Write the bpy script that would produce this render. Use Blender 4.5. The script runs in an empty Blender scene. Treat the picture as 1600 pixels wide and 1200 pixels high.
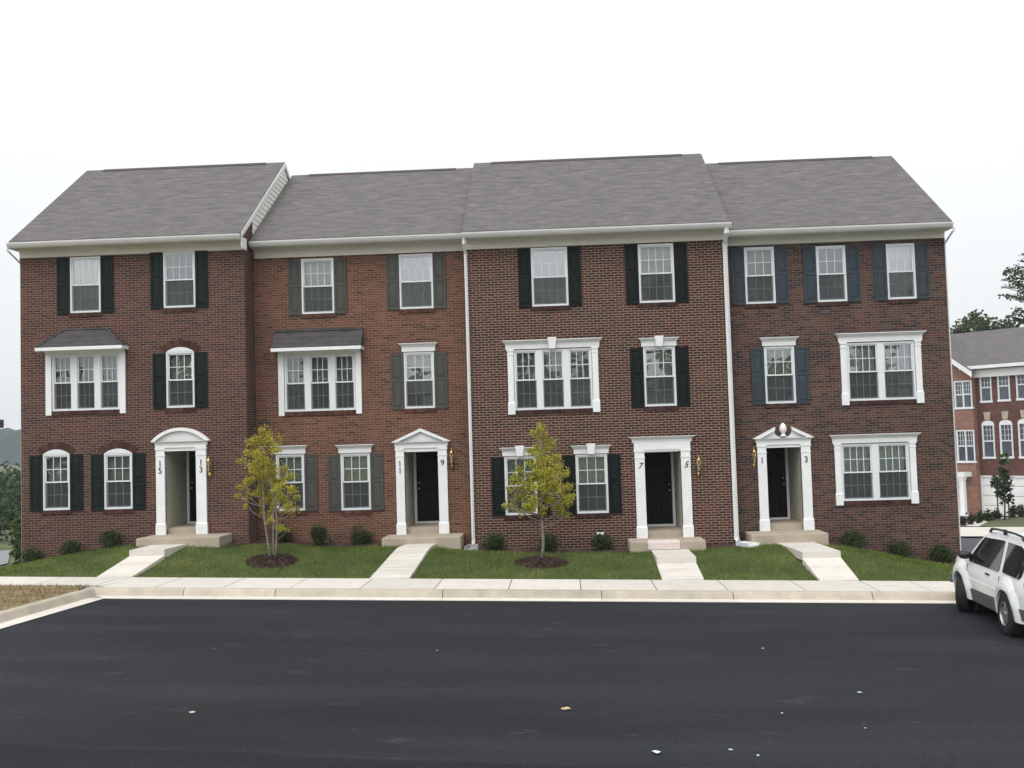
import bpy, math, random
import numpy as np
from mathutils import Vector, geometry
sc = bpy.context.scene
col = sc.collection
R = math.radians

# ------------------------------------------------------------------ camera
FPX = 1650.0                      # focal length in pixels of the 1600 px wide photo
CAMZ = 3.4                        # camera height above the middle of the pavement
PITCH, ROLL, YAW = .052, -.0298, .048
def cam_axes():
    cy, sy = math.cos(YAW), math.sin(YAW)
    f = np.array([-sy, cy, 0.]); r = np.array([cy, sy, 0.]); u = np.array([0, 0, 1.])
    f2 = f*math.cos(PITCH)+u*math.sin(PITCH); u2 = u*math.cos(PITCH)-f*math.sin(PITCH)
    return r*math.cos(ROLL)+u2*math.sin(ROLL), u2*math.cos(ROLL)-r*math.sin(ROLL), f2
CR, CU, CF = cam_axes()
cd = bpy.data.cameras.new('camera'); co = bpy.data.objects.new('camera', cd); col.objects.link(co)
from mathutils import Matrix
m3 = Matrix(((CR[0], CU[0], -CF[0]), (CR[1], CU[1], -CF[1]), (CR[2], CU[2], -CF[2])))
co.matrix_world = Matrix.Translation((0, 0, CAMZ)) @ m3.to_4x4()
cd.sensor_width = 36; cd.lens = 36*FPX/1600; cd.clip_end = 5000; cd.clip_start = .1
sc.camera = co
def ray(px, py): return (px-800)/FPX*CR-(py-600)/FPX*CU+CF
def P(px, py, Y):                 # survey: point of the photo on the facade plane at depth Y -> (x, z)
    d = ray(px, py); return d[0]*Y/d[1], CAMZ+d[2]*Y/d[1]
def PX(px, py, Y): return P(px, py, Y)[0]
def PZ(px, py, Y): return P(px, py, Y)[1]

# ------------------------------------------------------------------ sky and sun
SUN_EL, SUN_AZ = R(52), R(200)    # behind the camera, a little to the left
w = bpy.data.worlds.new('World'); sc.world = w; w.use_nodes = True
nt = w.node_tree; bg = nt.nodes['Background']
sky = nt.nodes.new('ShaderNodeTexSky'); sky.sky_type = 'NISHITA'; sky.sun_disc = False
sky.sun_elevation = SUN_EL; sky.sun_rotation = SUN_AZ; sky.dust_density = 4; sky.air_density = 1.2
def wn(t): return nt.nodes.new(t)
# overcast deck over the Nishita sky: brighter high up and round the sun, thinner near the horizon
tc = wn('ShaderNodeTexCoord'); sep = wn('ShaderNodeSeparateXYZ'); nt.links.new(tc.outputs['Generated'], sep.inputs[0])
mr = wn('ShaderNodeMapRange'); mr.inputs['From Min'].default_value = 0; mr.inputs['From Max'].default_value = .38
mr.inputs['To Min'].default_value = 8.8; mr.inputs['To Max'].default_value = 11.2
nt.links.new(sep.outputs['Z'], mr.inputs['Value'])
dot = wn('ShaderNodeVectorMath'); dot.operation = 'DOT_PRODUCT'
dot.inputs[1].default_value = (math.sin(SUN_AZ)*math.cos(SUN_EL), math.cos(SUN_AZ)*math.cos(SUN_EL), math.sin(SUN_EL))
nt.links.new(tc.outputs['Generated'], dot.inputs[0])
mr2 = wn('ShaderNodeMapRange'); mr2.inputs['From Min'].default_value = .3; mr2.inputs['From Max'].default_value = 1
mr2.inputs['To Min'].default_value = 0; mr2.inputs['To Max'].default_value = 12
nt.links.new(dot.outputs['Value'], mr2.inputs['Value'])
noi = wn('ShaderNodeTexNoise'); noi.inputs['Scale'].default_value = 1.6; noi.inputs['Detail'].default_value = 4
nt.links.new(tc.outputs['Generated'], noi.inputs['Vector'])
mr3 = wn('ShaderNodeMapRange'); mr3.inputs['From Min'].default_value = .3; mr3.inputs['From Max'].default_value = .7
mr3.inputs['To Min'].default_value = -.45; mr3.inputs['To Max'].default_value = .45
nt.links.new(noi.outputs['Fac'], mr3.inputs['Value'])
ad = wn('ShaderNodeMath'); ad.operation = 'ADD'; nt.links.new(mr.outputs[0], ad.inputs[0]); nt.links.new(mr2.outputs[0], ad.inputs[1])
ad2 = wn('ShaderNodeMath'); ad2.operation = 'ADD'; nt.links.new(ad.outputs[0], ad2.inputs[0]); nt.links.new(mr3.outputs[0], ad2.inputs[1])
vm = wn('ShaderNodeVectorMath'); vm.operation = 'SCALE'; vm.inputs[0].default_value = (.98, 1.0, 1.012)
nt.links.new(ad2.outputs[0], vm.inputs['Scale'])
mixs = wn('ShaderNodeMix'); mixs.data_type = 'RGBA'; mixs.inputs[0].default_value = .93
nt.links.new(sky.outputs[0], mixs.inputs[6]); nt.links.new(vm.outputs[0], mixs.inputs[7])
nt.links.new(mixs.outputs[2], bg.inputs['Color']); bg.inputs['Strength'].default_value = .104
sl = bpy.data.lights.new('sun', 'SUN'); sl.energy = 1.1; sl.angle = R(35); sl.color = (1, .96, .9)
so = bpy.data.objects.new('sun', sl); col.objects.link(so)
so.rotation_euler = Vector((-math.sin(SUN_AZ)*math.cos(SUN_EL), -math.cos(SUN_AZ)*math.cos(SUN_EL), -math.sin(SUN_EL))).to_track_quat('-Z', 'Y').to_euler()
sc.view_settings.view_transform = 'Standard'; sc.view_settings.look = 'None'
sc.view_settings.exposure = 0; sc.view_settings.gamma = 1

# ------------------------------------------------------------------ helpers
class MB:
    def __init__(s): s.v = []; s.f = []; s.mi = []; s.cur = 0
    def add(s, vs, fs):
        o = len(s.v); s.v += [tuple(map(float, v)) for v in vs]
        for f in fs: s.f.append(tuple(i+o for i in f)); s.mi.append(s.cur)
    def quad(s, a, b, c, d): s.add([a, b, c, d], [(0, 1, 2, 3)])
    def poly(s, pts): s.add(pts, [tuple(range(len(pts)))])
    def box(s, x0, x1, y0, y1, z0, z1):
        s.add([(x0,y0,z0),(x1,y0,z0),(x1,y1,z0),(x0,y1,z0),(x0,y0,z1),(x1,y0,z1),(x1,y1,z1),(x0,y1,z1)],
              [(0,3,2,1),(4,5,6,7),(0,1,5,4),(1,2,6,5),(2,3,7,6),(3,0,4,7)])
    def prism(s, pts, a0, a1, plane='xz'):      # closed outline extruded along the third axis
        n = len(pts)
        def p(q, a): return {'xz': (q[0], a, q[1]), 'yz': (a, q[0], q[1]), 'xy': (q[0], q[1], a)}[plane]
        vs = [p(q, a0) for q in pts]+[p(q, a1) for q in pts]
        s.add(vs, [tuple(range(n)), tuple(range(2*n-1, n-1, -1))]+[((i+1) % n, i, n+i, n+(i+1) % n) for i in range(n)])
    def tube(s, pts, rad, n=8, cap=True):
        pts = [Vector(p) for p in pts]; rings = []
        if not hasattr(rad, '__len__'): rad = [rad]*len(pts)
        for i, p in enumerate(pts):
            t = (pts[min(i+1, len(pts)-1)]-pts[max(i-1, 0)])
            t = t.normalized() if t.length > 1e-9 else Vector((0, 0, 1))
            a = t.cross(Vector((0, 0, 1)) if abs(t.z) < .95 else Vector((1, 0, 0))).normalized(); b = t.cross(a)
            rings.append([p+(a*math.cos(k*2*math.pi/n)+b*math.sin(k*2*math.pi/n))*rad[i] for k in range(n)])
        vs = [v for r in rings for v in r]; fs = []
        for i in range(len(pts)-1):
            for k in range(n): fs.append((i*n+k, i*n+(k+1) % n, (i+1)*n+(k+1) % n, (i+1)*n+k))
        if cap: fs += [tuple(range(n-1, -1, -1)), tuple(range((len(pts)-1)*n, len(pts)*n))]
        s.add(vs, fs)
    def lathe(s, prof, c, n=20, axis='z'):      # profile of (radius, height)
        vs = []; fs = []
        for r, h in prof:
            for k in range(n):
                a = 2*math.pi*k/n; q = (r*math.cos(a), r*math.sin(a), h)
                if axis == 'x': q = (q[2], q[0], q[1])
                if axis == 'y': q = (q[0], q[2], q[1])
                vs.append((c[0]+q[0], c[1]+q[1], c[2]+q[2]))
        for i in range(len(prof)-1):
            for k in range(n): fs.append((i*n+k, i*n+(k+1) % n, (i+1)*n+(k+1) % n, (i+1)*n+k))
        s.add(vs, fs)
    def build(s, name, mats, parent=None, off=None, smooth=False, bevel=0):
        if off is None: off = parent_off(parent)
        me = bpy.data.meshes.new(name)
        me.from_pydata([(a-off[0], b-off[1], c-off[2]) for a, b, c in s.v], [], s.f)
        for m in (mats if isinstance(mats, (list, tuple)) else [mats]): me.materials.append(m)
        if any(s.mi): me.polygons.foreach_set('material_index', s.mi)
        if smooth: me.polygons.foreach_set('use_smooth', [True]*len(me.polygons))
        o = bpy.data.objects.new(name, me); col.objects.link(o)
        if parent is not None: o.parent = parent; o['_off'] = list(off)
        else: o.location = off; o['_off'] = list(off)
        if bevel:
            bm = o.modifiers.new('bevel', 'BEVEL'); bm.width = bevel; bm.segments = 2; bm.limit_method = 'ANGLE'
        return o
def parent_off(p): return (0, 0, 0) if p is None else tuple(p['_off'])
def empty(name, loc, rz=0):
    o = bpy.data.objects.new(name, None); col.objects.link(o); o.location = loc; o.rotation_euler = (0, 0, rz)
    o.empty_display_size = .2
    o['_off'] = list(loc) if rz == 0 else [0, 0, 0]; return o
def tag(o, label=None, cat=None, group=None, kind=None):
    if label: o['label'] = label
    if cat: o['category'] = cat
    if group: o['group'] = group
    if kind: o['kind'] = kind
    return o
def interp(x, xs, ys): return float(np.interp(x, xs, ys))

# ------------------------------------------------------------------ materials
def newmat(name):
    m = bpy.data.materials.new(name); m.use_nodes = True
    return m, m.node_tree, m.node_tree.nodes['Principled BSDF']
def N(t, typ, **kw):
    n = t.nodes.new(typ)
    for k, v in kw.items(): setattr(n, k, v)
    return n
def ramp(t, stops):
    r = N(t, 'ShaderNodeValToRGB'); e = r.color_ramp.elements
    while len(e) < len(stops): e.new(.5)
    for el, (p, c) in zip(e, stops): el.position = p; el.color = (*c, 1)
    return r
def pmat(name, c, rough=.6, var=.12, scale=6, bump=0, bscale=60, spec=.4, metal=0, island=0, stretch=(1, 1, 1), c2=None):
    m, t, b = newmat(name)
    b.inputs['Roughness'].default_value = rough; b.inputs['Metallic'].default_value = metal
    b.inputs['Specular IOR Level'].default_value = spec
    tcn = N(t, 'ShaderNodeTexCoord'); mp = N(t, 'ShaderNodeMapping'); mp.inputs['Scale'].default_value = stretch
    t.links.new(tcn.outputs['Object'], mp.inputs[0])
    n = N(t, 'ShaderNodeTexNoise'); n.inputs['Scale'].default_value = scale; n.inputs['Detail'].default_value = 6; n.inputs['Roughness'].default_value = .6
    t.links.new(mp.outputs[0], n.inputs['Vector'])
    lo = tuple(x*(1-var) for x in c); hi = c2 if c2 else tuple(x*(1+var) for x in c)
    r = ramp(t, [(.3, lo), (.7, hi)]); t.links.new(n.outputs['Fac'], r.inputs[0]); out = r.outputs[0]
    if island:
        g = N(t, 'ShaderNodeNewGeometry'); mr = N(t, 'ShaderNodeMapRange')
        mr.inputs['To Min'].default_value = 1-island; mr.inputs['To Max'].default_value = 1+island
        t.links.new(g.outputs['Random Per Island'], mr.inputs[0])
        v = N(t, 'ShaderNodeVectorMath', operation='SCALE'); t.links.new(out, v.inputs[0]); t.links.new(mr.outputs[0], v.inputs['Scale']); out = v.outputs[0]
    t.links.new(out, b.inputs['Base Color'])
    if bump:
        n2 = N(t, 'ShaderNodeTexNoise'); n2.inputs['Scale'].default_value = bscale; n2.inputs['Detail'].default_value = 4
        t.links.new(tcn.outputs['Object'], n2.inputs['Vector'])
        bn = N(t, 'ShaderNodeBump'); bn.inputs['Strength'].default_value = bump; bn.inputs['Distance'].default_value = .02
        t.links.new(n2.outputs['Fac'], bn.inputs['Height']); t.links.new(bn.outputs[0], b.inputs['Normal'])
    return m
def brick_mat(name, stops, mortar, msize=.011, soldier=False, bw=.203, rh=.0677, seed=0):
    m, t, b = newmat(name); b.inputs['Roughness'].default_value = .85; b.inputs['Specular IOR Level'].default_value = .2
    tcn = N(t, 'ShaderNodeTexCoord'); s = N(t, 'ShaderNodeSeparateXYZ'); t.links.new(tcn.outputs['Object'], s.inputs[0])
    a = N(t, 'ShaderNodeMath', operation='ADD'); t.links.new(s.outputs[0], a.inputs[0]); t.links.new(s.outputs[1], a.inputs[1])
    c = N(t, 'ShaderNodeCombineXYZ'); c.inputs[2].default_value = seed
    t.links.new(a.outputs[0], c.inputs[0]); t.links.new(s.outputs[2], c.inputs[1])
    # bricks are laid by hand: wander the courses by a millimetre or two
    nz = N(t, 'ShaderNodeTexNoise'); nz.inputs['Scale'].default_value = 3; t.links.new(c.outputs[0], nz.inputs['Vector'])
    va = N(t, 'ShaderNodeVectorMath', operation='MULTIPLY_ADD'); va.inputs[1].default_value = (.012, .008, 0)
    t.links.new(nz.outputs['Color'], va.inputs[0]); t.links.new(c.outputs[0], va.inputs[2])
    br = N(t, 'ShaderNodeTexBrick'); br.inputs['Scale'].default_value = 1; br.offset = .5; br.squash = 1
    br.inputs['Color1'].default_value = (0, 0, 0, 1); br.inputs['Color2'].default_value = (1, 1, 1, 1); br.inputs['Mortar'].default_value = (.5, .5, .5, 1)
    br.inputs['Mortar Size'].default_value = msize; br.inputs['Mortar Smooth'].default_value = .05
    br.inputs['Brick Width'].default_value = bw; br.inputs['Row Height'].default_value = rh; br.inputs['Bias'].default_value = 0
    t.links.new(va.outputs[0], br.inputs['Vector'])
    r = ramp(t, stops); t.links.new(br.outputs['Color'], r.inputs[0])
    # broad weathering
    n = N(t, 'ShaderNodeTexNoise'); n.inputs['Scale'].default_value = .55; n.inputs['Detail'].default_value = 5; t.links.new(tcn.outputs['Object'], n.inputs['Vector'])
    mr = N(t, 'ShaderNodeMapRange'); mr.inputs['From Min'].default_value = .3; mr.inputs['From Max'].default_value = .7
    mr.inputs['To Min'].default_value = .8; mr.inputs['To Max'].default_value = 1.2; t.links.new(n.outputs['Fac'], mr.inputs[0])
    v = N(t, 'ShaderNodeVectorMath', operation='SCALE'); t.links.new(r.outputs[0], v.inputs[0]); t.links.new(mr.outputs[0], v.inputs['Scale'])
    mx = N(t, 'ShaderNodeMix', data_type='RGBA'); mx.inputs[7].default_value = (*mortar, 1)
    t.links.new(br.outputs['Fac'], mx.inputs[0]); t.links.new(v.outputs[0], mx.inputs[6]); t.links.new(mx.outputs[2], b.inputs['Base Color'])
    bn = N(t, 'ShaderNodeBump', invert=True); bn.inputs['Strength'].default_value = .5; bn.inputs['Distance'].default_value = .006
    t.links.new(br.outputs['Fac'], bn.inputs['Height']); t.links.new(bn.outputs[0], b.inputs['Normal'])
    return m
def shingle_mat(name, base=(.122, .1155, .116)):
    m, t, b = newmat(name); b.inputs['Roughness'].default_value = .9; b.inputs['Specular IOR Level'].default_value = .15
    tcn = N(t, 'ShaderNodeTexCoord'); s = N(t, 'ShaderNodeSeparateXYZ'); t.links.new(tcn.outputs['Object'], s.inputs[0])
    ml = N(t, 'ShaderNodeMath', operation='MULTIPLY'); ml.inputs[1].default_value = 1.19; t.links.new(s.outputs[1], ml.inputs[0])
    c = N(t, 'ShaderNodeCombineXYZ'); t.links.new(s.outputs[0], c.inputs[0]); t.links.new(ml.outputs[0], c.inputs[1])
    br = N(t, 'ShaderNodeTexBrick'); br.inputs['Scale'].default_value = 1; br.offset = .37; br.offset_frequency = 3
    br.inputs['Color1'].default_value = (0, 0, 0, 1); br.inputs['Color2'].default_value = (1, 1, 1, 1); br.inputs['Mortar'].default_value = (0, 0, 0, 1)
    br.inputs['Mortar Size'].default_value = .006; br.inputs['Brick Width'].default_value = .3; br.inputs['Row Height'].default_value = .142
    t.links.new(c.outputs[0], br.inputs['Vector'])
    # the blended patches the sheets of architectural shingles make, drawn out along the courses
    mp = N(t, 'ShaderNodeMapping'); mp.inputs['Scale'].default_value = (1.1, 3.6, 1); mp.inputs['Rotation'].default_value = (0, 0, R(-9)); t.links.new(c.outputs[0], mp.inputs[0])
    n = N(t, 'ShaderNodeTexNoise'); n.inputs['Scale'].default_value = 1.5; n.inputs['Detail'].default_value = 6; n.inputs['Roughness'].default_value = .62; t.links.new(mp.outputs[0], n.inputs['Vector'])
    r1 = ramp(t, [(.3, tuple(x*.72 for x in base)), (.5, base), (.7, (base[0]*1.42, base[1]*1.33, base[2]*1.26))]); t.links.new(n.outputs['Fac'], r1.inputs[0])
    r2 = ramp(t, [(0, (.93, .92, .92)), (.5, (1, 1, 1)), (1, (1.08, 1.06, 1.05))]); t.links.new(br.outputs['Color'], r2.inputs[0])
    mu = N(t, 'ShaderNodeMix', data_type='RGBA', blend_type='MULTIPLY'); mu.inputs[0].default_value = 1
    t.links.new(r1.outputs[0], mu.inputs[6]); t.links.new(r2.outputs[0], mu.inputs[7])
    dk = N(t, 'ShaderNodeMix', data_type='RGBA'); dk.inputs[7].default_value = (.1, .093, .092, 1); t.links.new(br.outputs['Fac'], dk.inputs[0]); t.links.new(mu.outputs[2], dk.inputs[6])
    t.links.new(dk.outputs[2], b.inputs['Base Color'])
    bn = N(t, 'ShaderNodeBump'); bn.inputs['Strength'].default_value = .5; bn.inputs['Distance'].default_value = .01
    t.links.new(br.outputs['Color'], bn.inputs['Height']); t.links.new(bn.outputs[0], b.inputs['Normal'])
    return m
def glass_mat(name, refl=.2, tint=(.8, .86, .84), rough=0.0):
    m, t, b = newmat(name); t.nodes.remove(b); out = t.nodes['Material Output']
    tr = N(t, 'ShaderNodeBsdfTransparent'); tr.inputs[0].default_value = (*tint, 1)
    gl = N(t, 'ShaderNodeBsdfGlossy'); gl.inputs['Roughness'].default_value = rough; gl.inputs['Color'].default_value = (.95, .97, 1, 1)
    tcn = N(t, 'ShaderNodeTexCoord'); n = N(t, 'ShaderNodeTexNoise'); n.inputs['Scale'].default_value = 1.3; n.inputs['Detail'].default_value = 1
    t.links.new(tcn.outputs['Object'], n.inputs['Vector'])
    bn = N(t, 'ShaderNodeBump'); bn.inputs['Strength'].default_value = .25; bn.inputs['Distance'].default_value = .02
    t.links.new(n.outputs['Fac'], bn.inputs['Height']); t.links.new(bn.outputs[0], gl.inputs['Normal'])
    fr = N(t, 'ShaderNodeFresnel'); fr.inputs[0].default_value = 1.5
    ma = N(t, 'ShaderNodeMath', operation='ADD'); ma.inputs[1].default_value = refl-.04; t.links.new(fr.outputs[0], ma.inputs[0])
    mx = N(t, 'ShaderNodeMixShader'); t.links.new(ma.outputs[0], mx.inputs[0]); t.links.new(tr.outputs[0], mx.inputs[1]); t.links.new(gl.outputs[0], mx.inputs[2])
    t.links.new(mx.outputs[0], out.inputs[0]); return m
def screen_mat(name, c=(.026, .03, .031), cover=.64):
    m, t, b = newmat(name); out = t.nodes['Material Output']; b.inputs['Base Color'].default_value = (*c, 1); b.inputs['Roughness'].default_value = .7
    tr = N(t, 'ShaderNodeBsdfTransparent'); mx = N(t, 'ShaderNodeMixShader')
    tcn = N(t, 'ShaderNodeTexCoord'); n = N(t, 'ShaderNodeTexNoise'); n.inputs['Scale'].default_value = 2; t.links.new(tcn.outputs['Object'], n.inputs['Vector'])
    mr = N(t, 'ShaderNodeMapRange'); mr.inputs['To Min'].default_value = cover-.12; mr.inputs['To Max'].default_value = cover+.12; t.links.new(n.outputs['Fac'], mr.inputs[0])
    t.links.new(mr.outputs[0], mx.inputs[0]); t.links.new(tr.outputs[0], mx.inputs[1]); t.links.new(b.outputs[0], mx.inputs[2]); t.links.new(mx.outputs[0], out.inputs[0]); return m
def leaf_mat(name, stops, trans=.35):
    m, t, b = newmat(name); out = t.nodes['Material Output']; b.inputs['Roughness'].default_value = .55; b.inputs['Specular IOR Level'].default_value = .3
    g = N(t, 'ShaderNodeNewGeometry'); r = ramp(t, stops); t.links.new(g.outputs['Random Per Island'], r.inputs[0])
    t.links.new(r.outputs[0], b.inputs['Base Color'])
    tl = N(t, 'ShaderNodeBsdfTranslucent'); t.links.new(r.outputs[0], tl.inputs[0])
    mx = N(t, 'ShaderNodeMixShader'); mx.inputs[0].default_value = trans
    t.links.new(b.outputs[0], mx.inputs[1]); t.links.new(tl.outputs[0], mx.inputs[2]); t.links.new(mx.outputs[0], out.inputs[0]); return m

M = {}
M['brick_a'] = brick_mat('dark_red_brick', [(0, (.036, .022, .022)), (.2, (.054, .026, .023)), (.65, (.08, .0305, .0235)), (1, (.094, .043, .034))], (.2, .155, .125), .0062, seed=0)
M['brick_b'] = brick_mat('orange_red_brick', [(0, (.045, .03, .028)), (.1, (.088, .04, .027)), (.55, (.125, .051, .033)), (1, (.145, .068, .046))], (.21, .16, .12), .0055, seed=3)
M['brick_c'] = brick_mat('brown_red_brick', [(0, (.024, .0145, .015)), (.4, (.049, .0165, .0135)), (.8, (.07, .0225, .0165)), (1, (.078, .033, .026))], (.27, .21, .16), .0072, seed=5)
M['brick_d'] = brick_mat('variegated_brick', [(0, (.026, .021, .024)), (.22, (.042, .026, .025)), (.5, (.072, .035, .028)), (.8, (.094, .045, .033)), (1, (.078, .052, .046))], (.17, .135, .11), .0052, seed=8)
def soldier(name, c): return pmat(name, c, .85, .25, 9, island=.35, spec=.2)
M['sold_a'] = soldier('dark_red_soldier_brick', (.062, .03, .025)); M['sold_b'] = soldier('orange_soldier_brick', (.085, .038, .027))
M['sold_c'] = soldier('brown_soldier_brick', (.047, .023, .02)); M['sold_d'] = soldier('dark_soldier_brick', (.055, .027, .024))
M['mortar'] = pmat('mortar', (.24, .19, .15), .9, .1, 20)
M['shingle'] = shingle_mat('asphalt_shingles'); M['shingle_dark'] = shingle_mat('hood_shingles', (.062, .06, .062))
M['white'] = pmat('white_trim', (.69, .7, .705), .45, .05, 3, spec=.4)
M['vinyl'] = pmat('white_vinyl', (.63, .65, .67), .4, .03, 3)
M['gutter'] = pmat('gutter_white', (.54, .54, .525), .35, .05, 2)
M['soffit'] = pmat('soffit_beige', (.62, .6, .545), .6, .05, 3)
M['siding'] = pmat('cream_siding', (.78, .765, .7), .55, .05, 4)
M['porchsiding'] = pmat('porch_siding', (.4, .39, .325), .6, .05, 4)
M['shut_black'] = pmat('black_green_paint', (.007, .0095, .0098), .6, .2, 3, spec=.12)
M['shut_green'] = pmat('dark_green_paint', (.008, .0145, .0138), .6, .2, 3, spec=.12)
M['shut_grey'] = pmat('warm_grey_paint', (.062, .063, .056), .6, .12, 3, spec=.15)
M['shut_blue'] = pmat('slate_blue_paint', (.036, .049, .059), .6, .12, 3, spec=.15)
M['door'] = pmat('black_door_paint', (.008, .0075, .0075), .5, .2, 4, spec=.12)
M['brass'] = pmat('brass', (.5, .34, .12), .3, .2, 20, metal=1)
M['glass'] = glass_mat('window_glass', .17); M['glass_hi'] = glass_mat('bright_window_glass', .27); M['glass_lo'] = glass_mat('clear_window_glass', .1); M['lampglass'] = glass_mat('lantern_glass', .12, (.9, .9, .85))
M['screen'] = screen_mat('insect_screen')
M['curt'] = [pmat('cream_blind', (.42, .43, .37), .8, .06, 3), pmat('grey_blind', (.28, .31, .29), .8, .08, 3), pmat('white_curtain', (.58, .6, .59), .8, .06, 3), pmat('dim_room', (.06, .066, .064), .9, .3, 3)]  # dim_room: the darkness of an unlit room put into a flat colour
M['conc'] = pmat('pale_concrete', (.56, .525, .475), .85, .07, 3, .25, 80, island=.06, spec=.2)
M['conc_curb'] = pmat('curb_concrete', (.4, .355, .29), .85, .16, 2.2, .25, 60, island=.12, spec=.2)
M['conc_gut'] = pmat('gutter_concrete', (.6, .56, .5), .85, .1, 3, .25, 60, island=.05, spec=.2)
M['conc_tan'] = pmat('tan_concrete', (.37, .315, .25), .85, .1, 4, .3, 80, spec=.2)
M['joint'] = pmat('joint_dirt', (.12, .1, .08), .95, .2, 8)
M['mulch'] = pmat('mulch', (.07, .042, .032), .95, .5, 30, 1, 40, island=.4)
M['soil'] = pmat('lawn_soil', (.055, .075, .02), .95, .4, 1.2, .6, 30)
M['field'] = pmat('far_ground', (.06, .085, .03), .95, .35, .3, c2=(.11, .12, .05))
M['dry'] = pmat('dry_ground', (.2, .135, .07), .95, .35, 3, .8, 25, c2=(.3, .22, .12))
M['bark'] = pmat('pale_bark', (.2, .17, .14), .9, .35, 18, .5, 40); M['bark_dark'] = pmat('dark_bark', (.06, .05, .042), .95, .3, 14, .5, 30)
M['number'] = pmat('black_numeral', (.012, .012, .012), .4, .1, 5)
M['grey_plastic'] = pmat('grey_plastic', (.3, .3, .3), .6, .1, 6)

# ------------------------------------------------------------------ ground functions
SY, KY, GY = 24.6, 22.8, 22.35        # inner edge of pavement, kerb face, asphalt edge
def zs(x): return .128-.028*max(-30, min(14, x))
ZBX = [-30, -20, -17, -14.73, -13.55, -12.15, -11.6, -10.4, -9.2, -8.55, -5.7, -3.85, -2.8, -.3, 1.7, 4.3, 4.9, 5.9, 6.97, 7.9, 9.05, 10.2, 12.5, 16]
ZBZ = [-.9, -.45, .05, .41, .63, .81, .89, .93, .87, .8, .65, .68, .54, .4, .4, .43, .46, .5, .38, .19, -.07, -.26, -.5, -.6]
def zb(x): return interp(x, ZBX, ZBZ)
def yard(x, y):
    t = max(0, min(1, (y-SY)/(27.05-SY))); t = t*t*(3-2*t)*.3+t*.7
    return zs(x)*(1-t)-.03*(1-t)+zb(x)*t
def lot(x): return zs(x)-.16
def ss(a, b, x): t = max(0, min(1, (x-a)/(b-a))); return t*t*(3-2*t)
def terrain(x, y):
    base = lot(max(-22, min(16, x)))-.25
    right = -.45-.04*max(0, min(36, y-26))
    left = -.35-.034*max(0, min(60, y-26))
    k = ss(8, 14, x); far = left*(1-k)+right*k
    z = base*(1-ss(23, 30, y))+far*ss(23, 30, y)
    z += (1.98-z)*(1-ss(2, 9, y)) if y > -30 else (1.98-z)
    return z
# ---- far ground: one sheet to the horizon
def axis(a, b, n, g): 
    u = np.linspace(-1, 1, n); return a+(b)*np.sign(u)*np.abs(u)**g
xs = axis(0, 800, 121, 2.9); ys = axis(25, 800, 121, 2.9)
mb = MB(); nx = len(xs)
for y in ys:
    for x in xs: mb.v.append((float(x), float(y), terrain(x, y)))
for j in range(len(ys)-1):
    for i in range(nx-1): mb.f.append((j*nx+i, j*nx+i+1, (j+1)*nx+i+1, (j+1)*nx+i)); mb.mi.append(0)
tag(mb.build('ground', M['field'], smooth=True), kind='structure')

def hit(px, py, zf):                   # where the line of sight through a photo point meets a ground sheet
    d = ray(px, py); t = 5.0
    for _ in range(4000):
        p = d*t
        if CAMZ+p[2] < zf(p[0], p[1]): break
        t += .02
    return p[0], p[1], zf(p[0], p[1])
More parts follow.
